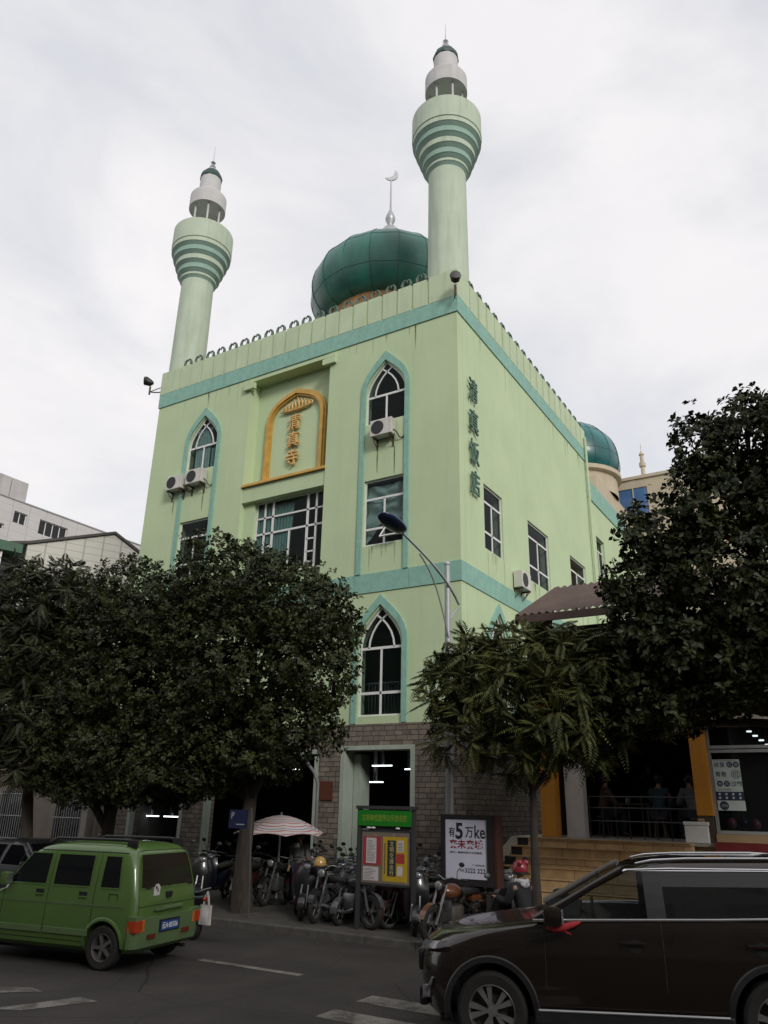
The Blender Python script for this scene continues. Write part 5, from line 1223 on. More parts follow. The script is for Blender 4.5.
# ---- dark saloon behind the van
DKG = glass('black_saloon_glass', (.003, .003, .004), 0, .2); DKG.node_tree.nodes['Principled BSDF'].inputs['Specular IOR Level'].default_value = .05; DKG.node_tree.nodes['Principled BSDF'].inputs['IOR'].default_value = 1.1
dk = thing('dark_car', 'dark car with a sloping windscreen half hidden behind the green van at the left edge', 'car')
DKP = mat('black_car_paint', (.008, .008, .009), .35, .1, 30, coat=.25)
DL = [(.2, 2.0, -2.05, .76, .3, .25), (.35, 2.18, -2.2, .86, .4, .25), (.6, 2.2, -2.25, .885, .42, .25), (.75, 2.05, -2.24, .88, .4, .25), (.85, 1.6, -2.2, .87, .35, .25), (.93, 1.0, -1.95, .85, .25, .3), (.98, .92, -1.7, .83, .2, .3), (1.2, .5, -1.45, .73, .25, .3), (1.36, .2, -1.2, .64, .3, .3), (1.42, -.05, -.95, .52, .3, .3), (1.44, -.25, -.7, .3, .2, .2)]
m = MB(); loft(m, DL); body = m.build('body', DKP, dk, smooth=28)
cut(body, [(1.32, .5, 1.2, .31, .36), (1.32, -1.2, -.5, .31, .36), (-1.32, .5, 1.2, .31, .36), (-1.32, -1.2, -.5, .31, .36)])
for s in (1, -1):
    for nm, rows in (('front_window', quadrows(.99, 1.34, -.25, -.25, .72, .14)), ('rear_window', quadrows(.99, 1.34, -1.45, -1.0, -.35, -.35))):
        m = MB(); sidestrip(m, DL, rows, .005, s); wo = m.build(nm, DKG, dk)
        m = MB(); framerows(m, DL, rows, .008, .018, s); m.build('window_trim', BLACK, wo)
    m = MB(); m.bbox(.62, s * .84, .96, .78, s * 1.03, 1.08, .03); m.build('wing_mirror', DKP, dk)
    m = MB(); m.bbox(1.98, s * .5, .58, 2.16, s * .82, .72, .03); m.build('headlamp', CLEAR, dk)
    m = MB(); m.bbox(-2.27, s * .5, .65, -2.1, s * .82, .80, .03); m.build('tail_lamp', REDL, dk)
    m = MB(); m.tube([(.95, s * .80, 1.0), (.56, s * .72, 1.22), (.22, s * .62, 1.38)], .022, 6); m.build('pillar_trim', DKP, dk)
    for x in (1.32, -1.32): wheel(dk, x, s * .76, .31, .2, s, 5, RIMS, .2)
m = MB(); m.add([(.97, -.76, .995), (.97, .76, .995), (.27, .6, 1.37), (.27, -.6, 1.37)], [(0, 1, 2, 3)]); m.build('windscreen', DKG, dk)
dk.location = (-15.05, 11.35, 0); dk.rotation_euler = (0, 0, 0)
BCH = mat('bike_chrome', (.22, .22, .225), .35, .2, 8, metal=.8); BRIM = mat('bike_rim_grey', (.10, .10, .10), .45, .2, 8, metal=.5)
# ------------------------------------------------------------------ scooters and motorbikes (x forward)
def bikewheel(parent, x, r, w, rimm, name='wheel'):
    m = MB(); m.lathe([(r * .72, -w * .4), (r * .88, -w / 2), (r, -w * .25), (r, w * .25), (r * .88, w / 2), (r * .72, w * .4), (r * .72, -w * .4)], (0, 0, 0), 20, axis='y'); o = m.build(name, RUB, parent, smooth=40); o.location = (x, 0, r)
    m = MB(); m.lathe([(r * .73, -w * .35), (r * .66, -w * .3), (r * .66, w * .3), (r * .73, w * .35)], (0, 0, 0), 20, axis='y'); m.lathe([(0, -w * .5), (r * .16, -w * .5), (r * .16, w * .5), (0, w * .5)], (0, 0, 0), 10, axis='y')
    for k in range(5):
        q = 2 * PI * k / 5; m.tube([(r * .12 * math.cos(q), 0, r * .12 * math.sin(q)), (r * .7 * math.cos(q + .2), 0, r * .7 * math.sin(q + .2))], .014, 5)
    m.build('rim', rimm, o); return o
def handlebar(parent, x, z, w, rake=-.1):
    m = MB(); m.tube([(x - .10, w, z + .03), (x - .03, w * .5, z + .05), (x, 0, z), (x - .03, -w * .5, z + .05), (x - .10, -w, z + .03)], .013, 6); h = m.build('handlebar', BCH, parent)
    for s in (1, -1):
        m = MB(); m.tube([(x - .10, s * w, z + .03), (x - .125, s * (w + .11), z + .025)], .02, 6); m.build('grip', BLACK, h)
        m = MB(); m.tube([(x - .06, s * w * .8, z + .04), (x - .02, s * (w * .9), z + .16), (x - .02, s * (w + .03), z + .22)], .007, 5); m.ball((x - .03, s * (w + .05), z + .27), (.015, .06, .04), 10, 6); m.build('mirror', BLACK, h)
        m = MB(); m.ball((x - .048, s * (w + .05), z + .27), (.004, .05, .033), 10, 6); m.build('mirror_glass', BCH, bpy.data.objects[h.name])
def make_scooter(pm, lab):
    o = thing('motor_scooter', lab, 'scooter', group='scooters and motorbikes parked on the pavement')
    bikewheel(o, .62, .225, .10, BRIM, 'front_wheel'); bikewheel(o, -.58, .225, .11, BRIM, 'rear_wheel')
    m = MB()
    pts = []
    for k in range(13):
        a = PI * (-.02 + .85 * k / 12); pts.append((.62 + .25 * math.cos(a), .25 * math.sin(a) + .225))
    for k in range(12):
        (xa, za), (xb, zb) = pts[k], pts[k + 1]; m.add([(xa, -.065, za), (xa, .065, za), (xb, .065, zb), (xb, -.065, zb), (xa, -.065, za + .0), (xa, 0, za + .02), (xb, 0, zb + .02)], [(0, 3, 6, 5), (5, 6, 2, 1)])
    m.build('front_fender', pm, o, smooth=60)
    m = MB(); 
    for s in (1, -1): m.tube([(.62, s * .075, .225), (.50, s * .06, .62)], .02, 6)
    m.build('fork', BCH, o)
    def shell(rows, name, mt):
        m = MB(); n = 10; vs = []
        for (x, z, w, h) in rows:
            for j in range(n):
                q = 2 * PI * j / n; c, s_ = math.cos(q), math.sin(q)
                vs.append((x, w * math.copysign(abs(c) ** .7, c), z + h * math.copysign(abs(s_) ** .7, s_)))
        fs = [(i * n + j, i * n + (j + 1) % n, (i + 1) * n + (j + 1) % n, (i + 1) * n + j) for i in range(len(rows) - 1) for j in range(n)]
        fs += [tuple(range(n - 1, -1, -1)), tuple((len(rows) - 1) * n + j for j in range(n))]
        m.add(vs, fs); return m.build(name, mt, o, smooth=50)
    m = MB(); n = 8; vs = []                                  # leg shield, leaning back
    for i in range(7):
        t = i / 6; z = .28 + .66 * t; x = .40 + .16 * math.sin(t * 2.2) - .12 * t; w = .17 + .06 * math.sin(t * PI)
        for j in range(n + 1):
            s_ = j / n * 2 - 1; vs.append((x - .07 * s_ * s_, w * s_, z))
        for j in range(n + 1):
            s_ = 1 - j / n * 2; vs.append((x - .05 - .06 * s_ * s_, w * .95 * s_, z))
    k = 2 * (n + 1); fs = [(i * k + j, i * k + (j + 1) % k, (i + 1) * k + (j + 1) % k, (i + 1) * k + j) for i in range(6) for j in range(k)] + [tuple(range(k - 1, -1, -1)), tuple(6 * k + j for j in range(k))]
    m.add(vs, fs); m.build('leg_shield', pm, o, smooth=60)
    shell([(.38, .28, .13, .03), (.1, .26, .14, .035), (-.12, .28, .13, .05)], 'floorboard', BLACK)
    shell([(-.02, .40, .10, .12), (-.18, .46, .15, .17), (-.45, .54, .16, .17), (-.72, .62, .12, .11), (-.88, .67, .06, .05)], 'rear_body', pm)
    shell([(.02, .68, .10, .04), (-.12, .70, .14, .055), (-.4, .71, .15, .055), (-.62, .75, .14, .05), (-.78, .76, .09, .03)], 'seat', BLACK)
    shell([(.42, .92, .07, .03), (.36, .96, .12, .09), (.27, .99, .10, .08)], 'head_cowl', pm)
    m = MB(); m.ball((.43, 0, .94), (.035, .085, .055), 12, 8); m.build('headlight', CLEAR, o, smooth=60)
    m = MB(); m.ball((-.87, 0, .66), (.03, .07, .04), 10, 6); m.build('tail_light', REDL, o, smooth=60)
    handlebar(o, .30, 1.0, .24)
    m = MB(); m.tube([(-.5, -.15, .22), (-.8, -.16, .28)], .04, 8); m.build('exhaust', BCH, o)
    m = MB(); m.tube([(-.1, .1, .2), (-.12, .22, .01)], .012, 5); m.tube([(-.7, .06, .74), (-.92, .06, .82), (-.92, -.06, .82), (-.7, -.06, .74)], .012, 5); m.build('rack', BCH, o)
    return o
def make_bike(pm, lab):
    o = thing('motorbike', lab, 'motorbike', group='scooters and motorbikes parked on the pavement')
    bikewheel(o, .66, .29, .09, BRIM, 'front_wheel'); bikewheel(o, -.62, .28, .10, BRIM, 'rear_wheel')
    m = MB()
    for s in (1, -1): m.tube([(.66, s * .08, .29), (.42, s * .085, .88)], [.025, .02], 6)
    m.build('fork', BCH, o)
    m = MB()
    for k in range(9):
        a0, a1 = PI * (.1 + .07 * k), PI * (.17 + .07 * k); m.add([(.66 + .32 * math.cos(a), y, .29 + .32 * math.sin(a)) for a, y in ((a0, -.055), (a0, .055), (a1, .055), (a1, -.055))], [(0, 3, 2, 1)])
    m.build('front_fender', pm, o, smooth=60)
    m = MB(); m.ball((.18, 0, .76), (.25, .14, .12), 14, 8); m.build('fuel_tank', pm, o, smooth=60)
    m = MB(); m.bbox(-.70, -.13, .70, -.02, .13, .79, .04); m.build('seat', BLACK, o, smooth=40)
    m = MB(); m.bbox(-.05, -.14, .28, .30, .14, .56, .05); m.tube([(.25, 0, .5), (.30, 0, .62)], .09, 10); m.build('engine', BCH, o, smooth=40)
    m = MB(); m.bbox(-.85, -.09, .58, -.35, .09, .70, .04); m.build('tail_cowl', pm, o, smooth=40)
    m = MB(); m.ball((.50, 0, .86), (.07, .085, .085), 12, 8); hl = m.build('headlight_shell', BLACK, o, smooth=60)
    m = MB(); m.ball((.545, 0, .86), (.03, .075, .075), 12, 8); m.build('headlight', CLEAR, hl, smooth=60)
    m = MB(); m.tube([(.3, -.12, .3), (.05, -.16, .22), (-.75, -.17, .30)], [.03, .035, .045], 8); m.build('exhaust', BCH, o)
    m = MB(); m.tube([(.42, 0, .85), (.1, 0, .6), (-.1, 0, .3)], .03, 6); m.tube([(-.1, .09, .6), (-.62, .09, .28)], .025, 6); m.tube([(-.1, -.09, .6), (-.62, -.09, .28)], .025, 6); m.tube([(0, .1, .25), (-.02, .24, .125 - .12)], .012, 5); m.build('chassis', BLACK, o)
    m = MB(); m.ball((-.86, 0, .66), (.03, .06, .04), 10, 6); m.build('tail_light', REDL, o, smooth=60)
    handlebar(o, .38, .95, .28)
    return o
def sm(n, c): return mat(n, c, .3, .1, 3, coat=.5)
pal = {'black': sm('black_scooter_paint', (.012, .012, .013)), 'dark red': sm('dark_red_scooter_paint', (.06, .010, .011)), 'silver': sm('silver_scooter_paint', (.06, .06, .064)), 'dark blue': sm('dark_blue_scooter_paint', (.010, .014, .035)), 'white': sm('white_scooter_paint', (.16, .16, .157)), 'copper': sm('copper_scooter_paint', (.13, .045, .018))}
S0 = make_scooter(pal['black'], ''); B0 = make_bike(pal['black'], '')
used = {'s': 0, 'b': 0}
def park(kind, x, y, deg, colr, lab, group=True):
    src = S0 if kind == 's' else B0
    if not used[kind] and colr == 'black': o = src; used[kind] = 1
    else: o = copy_tree(src, None, {'black_scooter_paint': pal[colr]})
    o.location = (x, y, .12); o.rotation_euler = (R(-4), 0, R(deg)); o['label'] = lab
    return o
park('s', -10.30, 14.05, -62, 'black', 'black scooter first in the front row, right beside the parking sign post')
park('b', -9.72, 14.0, -78, 'black', 'black motorbike second in the front row, under the yellow helmet')
park('s', -9.15, 14.05, -84, 'silver', 'silver scooter third in the front row below the parasol edge')
park('s', -8.45, 14.2, -70, 'dark red', 'dark red scooter behind the left post of the notice board')
park('b', -8.95, 13.55, -18, 'silver', 'silver motorbike turned along the kerb with its bright wheel at the notice board post')
park('s', -7.75, 14.15, -125, 'dark red', 'dark red scooter standing under the notice board posters')
park('s', -7.30, 14.9, -95, 'black', 'black scooter at the right post of the notice board')
park('b', -6.62, 13.35, -100, 'copper', 'copper coloured motorbike in front of the advertising board beside the brown car bonnet')
park('s', -6.15, 14.75, -85, 'silver', 'silver scooter half hidden behind the advertising board')
row2 = [('s', -12.9, 15.2, -70, 'dark red', 'dark red scooter left of the tree trunk behind the green van'), ('b', -12.55, 14.6, -60, 'white', 'white trimmed motorbike just left of the tree trunk'), ('s', -13.6, 14.9, -75, 'dark blue', 'dark blue scooter behind the green van roof, furthest left of the parked row'),
        ('b', -11.0, 15.9, -88, 'black', 'black motorbike in the second row beneath the parasol'), ('s', -10.4, 16.0, -80, 'dark blue', 'dark blue scooter in the second row right of the parasol pole'), ('b', -9.8, 16.1, -95, 'silver', 'silver motorbike in the second row left of the tall doorway'),
        ('s', -9.25, 16.0, -86, 'black', 'black scooter in the second row, second from the notice board'), ('b', -8.6, 16.2, -92, 'dark red', 'dark red motorbike in the second row directly behind the notice board'), ('s', -8.0, 16.2, -85, 'white', 'white scooter in the second row seen right of the notice board'),
        ('b', -11.9, 16.6, -100, 'dark red', 'dark red motorbike behind the parasol pole near the stone pillar'), ('s', -10.7, 17.3, -90, 'black', 'black scooter in the rear row in front of the stone pillar'), ('b', -9.9, 17.4, -85, 'dark blue', 'dark blue motorbike in the rear row at the tall doorway'),
        ('s', -9.1, 17.3, -95, 'silver', 'silver scooter in the rear row under the doorway, left of the board'), ('b', -7.0, 16.0, -90, 'black', 'black motorbike behind the street lamp pole'), ('s', -12.6, 17.3, -80, 'dark red', 'dark red scooter in the rear row below the bent grey pipe'), ('b', -13.4, 16.3, -90, 'black', 'black motorbike in the rear row behind the tree trunk')]
row2 += [('s', -10.0, 14.95, -75, 'black', 'black scooter just behind the yellow helmet motorbike'), ('b', -9.4, 15.0, -95, 'black', 'black motorbike between the two rows, left of the notice board posts'), ('s', -8.75, 15.1, -80, 'dark blue', 'dark blue scooter between the two rows behind the left notice board post'),
         ('b', -8.15, 15.1, -100, 'black', 'black motorbike between the two rows behind the notice board posters'), ('s', -7.65, 13.75, -60, 'black', 'black scooter right under the white notices of the board'), ('b', -12.15, 15.4, -75, 'black', 'black motorbike between the tree trunk and the parasol pole'),
         ('s', -6.9, 14.3, -110, 'dark red', 'dark red scooter squeezed between notice board and advertising board'), ('s', -10.75, 14.7, -70, 'dark red', 'dark red scooter just right of the tree trunk'), ('s', -13.2, 14.0, -50, 'black', 'black scooter at the kerb behind the rear of the green van')]
for a in row2: park(*a)
# helmet on the second bike, cloth bag
hm = thing('yellow_helmet', 'dull yellow helmet resting on a parked motorbike in the front row', 'helmet', (-9.72, 13.66, 1.07))
HM = mat('yellow_helmet_shell', (.42, .25, .07), .35, .1, 4, coat=.4)
m = MB(); m.lathe([(.125, 0), (.13, .05), (.125, .10), (.10, .15), (.06, .185), (0, .195)], (0, 0, 0), 20); m.build('shell', HM, hm, smooth=60)
m = MB(); m.lathe([(.128, .02), (.19, .01), (.19, .02), (.129, .035)], (0, 0, 0), 20); m.build('brim', BLACK, hm, smooth=60)
bg_ = thing('cloth_bag', 'white cloth tote bag hanging beside the rear of the green van', 'bag', (-10.28, 11.12, .26)); bg_.scale = (.78, .9, .85)
scv = park('s', -11.2, 11.2, 180, 'black', 'black scooter standing on the road hidden behind the green van with a white bag')
scv.location.z = 0; del scv['group']
CLO = mat('white_bag_cloth', (.52, .49, .46), .9, .1, 12)
m = MB(); vs = []
for i in range(9):
    for j in range(9):
        s_ = i / 8 * 2 - 1; t = j / 8; vs.append((s_ * (.165 - .015 * math.sin(PI * t)), -.035 * math.sin(PI * (i / 8)) * math.sin(PI * min(1, t + .15)) + .006 * math.sin(9 * s_ + 4 * t), .36 * t))
k = len(vs); vs += [(x, .03 - y, z) for x, y, z in vs]
fs = [(i * 9 + j, (i + 1) * 9 + j, (i + 1) * 9 + j + 1, i * 9 + j + 1) for i in range(8) for j in range(8)]
fs += [tuple(k + a for a in f[::-1]) for f in fs]
for i in range(8): fs.append((i * 9, k + i * 9, k + (i + 1) * 9, (i + 1) * 9))
for j in range(8): fs += [(j, j + 1, k + j + 1, k + j), (72 + j, k + 72 + j, k + 72 + j + 1, 72 + j + 1)]
m.add(vs, fs); m.build('pouch', CLO, bg_, smooth=60)
m = MB()
for y in (0, .03): m.tube([(-.08, y, .35), (-.05, y, .5), (0, y + .01, .60), (.05, y, .5), (.08, y, .35)], .009, 5)
m.build('handles', CLO, bg_)
# ------------------------------------------------------------------ people
SKIN = mat('skin', (.30, .17, .11), .6, .06, 10)
HAIRM = mat('black_hair', (.012, .010, .009), .5, .15, 20)
def skinmesh(name, V, E, mt, parent, root, lev=2):
    me = bpy.data.meshes.new(name); keys = list(V); ix = {k: i for i, k in enumerate(keys)}
    me.from_pydata([V[k][0] for k in keys], [(ix[a], ix[b]) for a, b in E], [])
    o = bpy.data.objects.new(name, me); COL.objects.link(o)
    md = o.modifiers.new('s', 'SKIN')
    for k in keys:
        sv = me.skin_vertices[0].data[ix[k]]; r = V[k][1]; sv.radius = r if isinstance(r, tuple) else (r, r); sv.use_root = (k == root)
    sd = o.modifiers.new('d', 'SUBSURF'); sd.levels = lev; sd.render_levels = lev
    dg = bpy.context.evaluated_depsgraph_get(); nm = bpy.data.meshes.new_from_object(o.evaluated_get(dg))
    bpy.data.objects.remove(o); nm.name = name
    nm.polygons.foreach_set('use_smooth', [True] * len(nm.polygons)); nm.materials.clear(); nm.materials.append(mt)
    return link(name, nm, parent)
def vadd(a, b): return tuple(x + y for x, y in zip(a, b))
def person(lab, J, shirt, trouser, loc, rz, group=None, hood=None, hair=True, helmet=None, scale=1.0, apron=None):
    """J: joint positions, figure faces +x.  keys pelvis chest neck head shL elL haL hiL knL anL toL (+R)"""
    o = thing('person', lab, 'person', loc, rz, group)
    V = {}; E = []
    V['pelvis'] = (J['pelvis'], (.115, .13)); V['waist'] = (tuple((a * .5 + b * .5) for a, b in zip(J['pelvis'], J['chest'])), (.10, .12)); V['chest'] = (J['chest'], (.11, .15)); V['neck'] = (J['neck'], .05)
    hd = J['head']; f = J.get('face', (1, 0, 0))
    V['skull0'] = (vadd(hd, (-.0, 0, -.06)), (.062, .06)); V['skull1'] = (hd, (.092, .078)); V['skull2'] = (vadd(hd, (-.012, 0, .075)), (.075, .068))
    V['nose'] = (vadd(hd, (f[0] * .105, f[1] * .105, -.012)), .012)
    E += [('pelvis', 'waist'), ('waist', 'chest'), ('chest', 'neck'), ('neck', 'skull0'), ('skull0', 'skull1'), ('skull1', 'skull2'), ('skull1', 'nose')]
    for s in 'LR':
        V['sh' + s] = (J['sh' + s], .055); V['el' + s] = (J['el' + s], .040); V['wr' + s] = (J['ha' + s], .027)
        E += [('chest', 'sh' + s), ('sh' + s, 'el' + s), ('el' + s, 'wr' + s)]
        d = (Vector(J['ha' + s]) - Vector(J['el' + s])).normalized(); sd = d.cross(Vector((0, 0, 1))); sd = sd.normalized() if sd.length > .1 else Vector((0, 1, 0)); dn = sd.cross(d).normalized()
        pm = Vector(J['ha' + s]) + d * .075; V['pa' + s] = (tuple(pm), (.034, .018)); E.append(('wr' + s, 'pa' + s))
        sg = 1 if s == 'L' else -1
        for k in range(4):
            b0 = pm + sd * (.026 - .0175 * k); ln = (.058, .068, .064, .05)[k]; cu = -abs(dn.z) / (dn.z or 1) if dn.z else -1
            V['f%s%da' % (s, k)] = (tuple(b0 + d * .03), .0095); V['f%s%db' % (s, k)] = (tuple(b0 + d * (.03 + ln * .55) + dn * .012 * cu), .0085); V['f%s%dc' % (s, k)] = (tuple(b0 + d * (.03 + ln * .85) + dn * .035 * cu), .0075)
            E += [('pa' + s, 'f%s%da' % (s, k)), ('f%s%da' % (s, k), 'f%s%db' % (s, k)), ('f%s%db' % (s, k), 'f%s%dc' % (s, k))]
        tb = Vector(J['ha' + s]) + d * .03 + sd * .03 * sg
        V['t%sa' % s] = (tuple(tb + sd * .012 * sg), .011); V['t%sb' % s] = (tuple(tb + sd * .025 * sg + d * .04), .009); E += [('wr' + s, 't%sa' % s), ('t%sa' % s, 't%sb' % s)]
        V['hi' + s] = (J['hi' + s], .085); V['kn' + s] = (J['kn' + s], .055); V['ca' + s] = (tuple(a * .65 + b * .35 for a, b in zip(J['kn' + s], J['an' + s])), .052); V['an' + s] = (J['an' + s], .038); V['to' + s] = (J['to' + s], (.035, .028))
        E += [('pelvis', 'hi' + s), ('hi' + s, 'kn' + s), ('kn' + s, 'ca' + s), ('ca' + s, 'an' + s), ('an' + s, 'to' + s)]
    body = skinmesh('body', V, E, SKIN, o, 'pelvis', 1)
    g = .036
    def grow(ks, extra=None):
        W = {}
        for k in ks: r = V[k][1]; W[k] = (V[k][0], tuple(x + g for x in r) if isinstance(r, tuple) else r + g)
        return W
    W = grow(['pelvis', 'waist', 'chest', 'shL', 'shR', 'elL', 'elR', 'wrL', 'wrR']); W['nk'] = (tuple(a * .35 + b * .65 for a, b in zip(J['chest'], J['neck'])), .07)
    skinmesh('jacket', W, [('pelvis', 'waist'), ('waist', 'chest'), ('chest', 'nk'), ('chest', 'shL'), ('chest', 'shR'), ('shL', 'elL'), ('shR', 'elR'), ('elL', 'wrL'), ('elR', 'wrR')], shirt, o, 'pelvis', 2)
    W = grow(['pelvis', 'hiL', 'hiR', 'knL', 'knR', 'caL', 'caR', 'anL', 'anR'])
    skinmesh('trousers', W, [('pelvis', 'hiL'), ('pelvis', 'hiR'), ('hiL', 'knL'), ('hiR', 'knR'), ('knL', 'caL'), ('knR', 'caR'), ('caL', 'anL'), ('caR', 'anR')], trouser, o, 'pelvis', 2)
    for s in 'LR':
        a = Vector(J['an' + s]); t = Vector(J['to' + s]); m = MB(); m.tube([a + Vector((-.04, 0, -.03)), a + (t - a) * .3 + Vector((0, 0, -.015)), t, t + (t - a).normalized() * .04], [.045, .055, .045, .015], 10); m.build('shoe', BLACK, o, smooth=60)
    fy = Vector(f); sy = Vector((-f[1], f[0], 0))
    if helmet:
        m = MB(); m.lathe([(.118, -.05), (.135, .0), (.138, .06), (.12, .13), (.075, .175), (0, .19)], tuple(vadd(hd, (-.01, 0, 0))), 20); m.lathe([(.118, -.05), (.105, -.05), (.11, .05)], tuple(vadd(hd, (-.01, 0, 0))), 20)
        h = m.build('helmet', helmet, o, smooth=60)
        m = MB(); m.ball(vadd(hd, (-.09, .07, .14)), (.055, .05, .06), 12, 8); m.ball(vadd(hd, (-.09, -.07, .14)), (.055, .05, .06), 12, 8); m.build('helmet_ears', helmet, h, smooth=60)
        m = MB(); m.lathe([(.139, -.045), (.1395, -.005)], tuple(vadd(hd, (-.01, 0, 0))), 20); m.build('helmet_band', BLACK, h, smooth=60)
    elif hair:
        m = MB(); m.ball(vadd(hd, (-.03, 0, .035)), (.115, .10, .115), 14, 8); m.build('hair', HAIRM, o, smooth=60)
    m = MB()
    for s in (1, -1): c = Vector(hd) + fy * .088 + sy * .033 * s + Vector((0, 0, .018)); m.ball(tuple(c), (.012, .012, .009), 8, 6)
    m.build('eyes', BLACK, o)
    m = MB()
    c = Vector(hd) + fy * .082 + Vector((0, 0, -.055)); m.ball(tuple(c), (.012, .022, .007), 8, 6); m.build('mouth', mat('lips', (.22, .09, .08), .5) if 'lips' not in bpy.data.materials else bpy.data.materials['lips'], o)
    m = MB()
    for s in (1, -1): c = Vector(hd) + sy * .092 * s; m.ball(tuple(c), (.022, .012, .032), 8, 6)
    m.build('ears', SKIN, o, smooth=60)
    if hood:
        m = MB(); nk = J['neck']; m.tube([vadd(nk, (.03, .10, -.02)), vadd(nk, (-.06, .09, -.01)), vadd(nk, (-.12, 0, -.04)), vadd(nk, (-.06, -.09, -.01)), vadd(nk, (.03, -.10, -.02))], [.02, .045, .06, .045, .02], 8); m.ball(vadd(nk, (-.11, 0, -.06)), (.05, .10, .06), 12, 8); m.build('hood', hood, o, smooth=60)
    if apron:
        m = MB(); m.tube([vadd(J['chest'], (.17, 0, .08)), vadd(J['pelvis'], (.18, 0, 0)), vadd(J['pelvis'], (.17, 0, -.45))], [.02, .05, .05], 6); m.build('apron', apron, o)
    o.scale = (scale,) * 3
    return o
def mirror(J):
    for k in list(J):
        if k.endswith('L') and k[:-1] + 'R' not in J: x, y, z = J[k]; J[k[:-1] + 'R'] = (x, -y, z)
    return J
def sit(seat=.45, lean=.05, hands=(.34, .16, .12)):
    s = seat + .10
    return mirror(dict(pelvis=(0, 0, s), chest=(lean, 0, s + .40), neck=(lean + .01, 0, s + .56), head=(lean + .03, 0, s + .70), shL=(lean, .185, s + .46), elL=(lean + .12, .24, s + .20), haL=(hands[0], hands[1], s + hands[2]), hiL=(.06, .09, s - .02), knL=(.44, .11, s + .02), anL=(.42, .11, .09), toL=(.56, .12, .05)))
def ride(): 
    J = sit(.74, .06, (.46, .26, .26)); J.update(knL=(.36, .17, .66), knR=(.36, -.17, .66), anL=(.20, .20, .36), anR=(.20, -.20, .36), toL=(.34, .21, .33), toR=(.34, -.21, .33)); return J
def stand(): return mirror(dict(pelvis=(0, 0, .93), chest=(.01, 0, 1.28), neck=(0, 0, 1.47), head=(.02, 0, 1.61), shL=(0, .19, 1.40), elL=(-.02, .25, 1.12), haL=(.10, .24, .92), hiL=(0, .09, .90), knL=(.02, .10, .50), anL=(0, .10, .09), toL=(.13, .11, .04)))
CL = dict(black=mat('black_jacket_cloth', (.014, .014, .016), .85, .15, 9), white=mat('white_hood_cloth', (.42, .42, .43), .9, .08, 9), navy=mat('navy_trouser_cloth', (.02, .022, .035), .9, .1, 9), teal=mat('teal_shirt_cloth', (.03, .06, .07), .9, .15, 6), grey=mat('grey_shirt_cloth', (.12, .12, .125), .9, .15, 7), brown=mat('brown_shirt_cloth', (.09, .05, .035), .9, .15, 7), pale=mat('pale_shirt_cloth', (.14, .14, .14), .9, .1, 7))
RIDER = park('s', -4.98, 12.22, 150, 'black', 'black scooter ridden by the person in a red helmet beside the steps')
HRED = mat('red_helmet_shell', (.24, .018, .03), .35, .1, 6, coat=.4)
J = ride()
pr = person('person in dark red helmet and black jacket with white hood on a scooter', J, CL['black'], CL['navy'], (0, 0, 0), 0, hood=CL['white'], helmet=HRED)
RIDER.location.z = 0; del RIDER['group']
pr.location = (-4.86, 12.15, 0); pr.rotation_euler = (0, 0, R(150)); pr.scale = (.86, .86, .86)
p2 = person('person standing in the shade under the striped parasol behind the scooters', stand(), CL['pale'], CL['navy'], (-11.72, 15.65, .12), R(-80), scale=.86)
ST = mat('dark_wood_stool', (.05, .03, .02), .6, .15, 6)
def stool(x, y, lab):
    o = thing('stool', lab, 'stool', (x, y, DZ), 0, 'stools in the dark dining room')
    m = MB(); m.lathe([(0, .40), (.17, .40), (.18, .42), (.17, .45), (0, .45)], (0, 0, 0), 16); m.build('seat', ST, o, smooth=40)
    for k in range(4): q = PI / 4 + k * PI / 2; m = MB(); m.tube([(.11 * math.cos(q), .11 * math.sin(q), .40), (.17 * math.cos(q), .17 * math.sin(q), 0)], .017, 6); m.build('leg', ST, o)
def table(x, y, lab):
    o = thing('dining_table', lab, 'table', (x, y, DZ), 0, 'tables in the dark dining room')
    m = MB(); m.bbox(-.5, -.32, .70, .5, .32, .74, .01); m.build('tabletop', ST, o)
    for sx in (-.44, .44):
        for sy in (-.27, .27): m = MB(); m.bbox(sx - .025, sy - .025, 0, sx + .025, sy + .025, .70, .004); m.build('leg', ST, o)
    m = MB(); m.bbox(-.12, -.06, .742, -.02, .04, .86, .01); tag(m.build('napkin_box', mat('napkin_box_white', (.4, .4, .38), .6)), 'small pale napkin box on the ' + lab.split(' in ')[0], 'box'); bpy.data.objects[sc.collection.objects[-1].name].location = (x, y, DZ)
table(-5.15, 19.9, 'dark dining table near the white column in the open dining room'); table(-3.95, 20.0, 'dark dining table near the right orange column in the open dining room')
for x, y, l in ((-5.72, 19.55, 'stool under the seated diner nearest the white column'), (-4.42, 19.45, 'stool under the diner in a teal shirt'), (-3.62, 19.4, 'stool under the diner in a grey shirt by the right orange column')): stool(x, y, l)
person('seated diner in a brown shirt nearest the white column of the open dining room', sit(.45, .06), CL['brown'], CL['navy'], (-5.72, 19.55, DZ), R(35), 'people in the dark dining room')
person('standing person in dark clothes in the middle of the open dining room', stand(), CL['black'], CL['navy'], (-4.9, 20.9, DZ), R(-90), 'people in the dark dining room')
person('diner in a teal shirt seated with back to the street', sit(.45, .10), CL['teal'], CL['navy'], (-4.42, 19.45, DZ), R(80), 'people in the dark dining room')
person('seated diner in a grey shirt beside the right orange column', sit(.45, .12, (.38, .1, .25)), CL['grey'], CL['navy'], (-3.62, 19.4, DZ), R(130), 'people in the dark dining room')
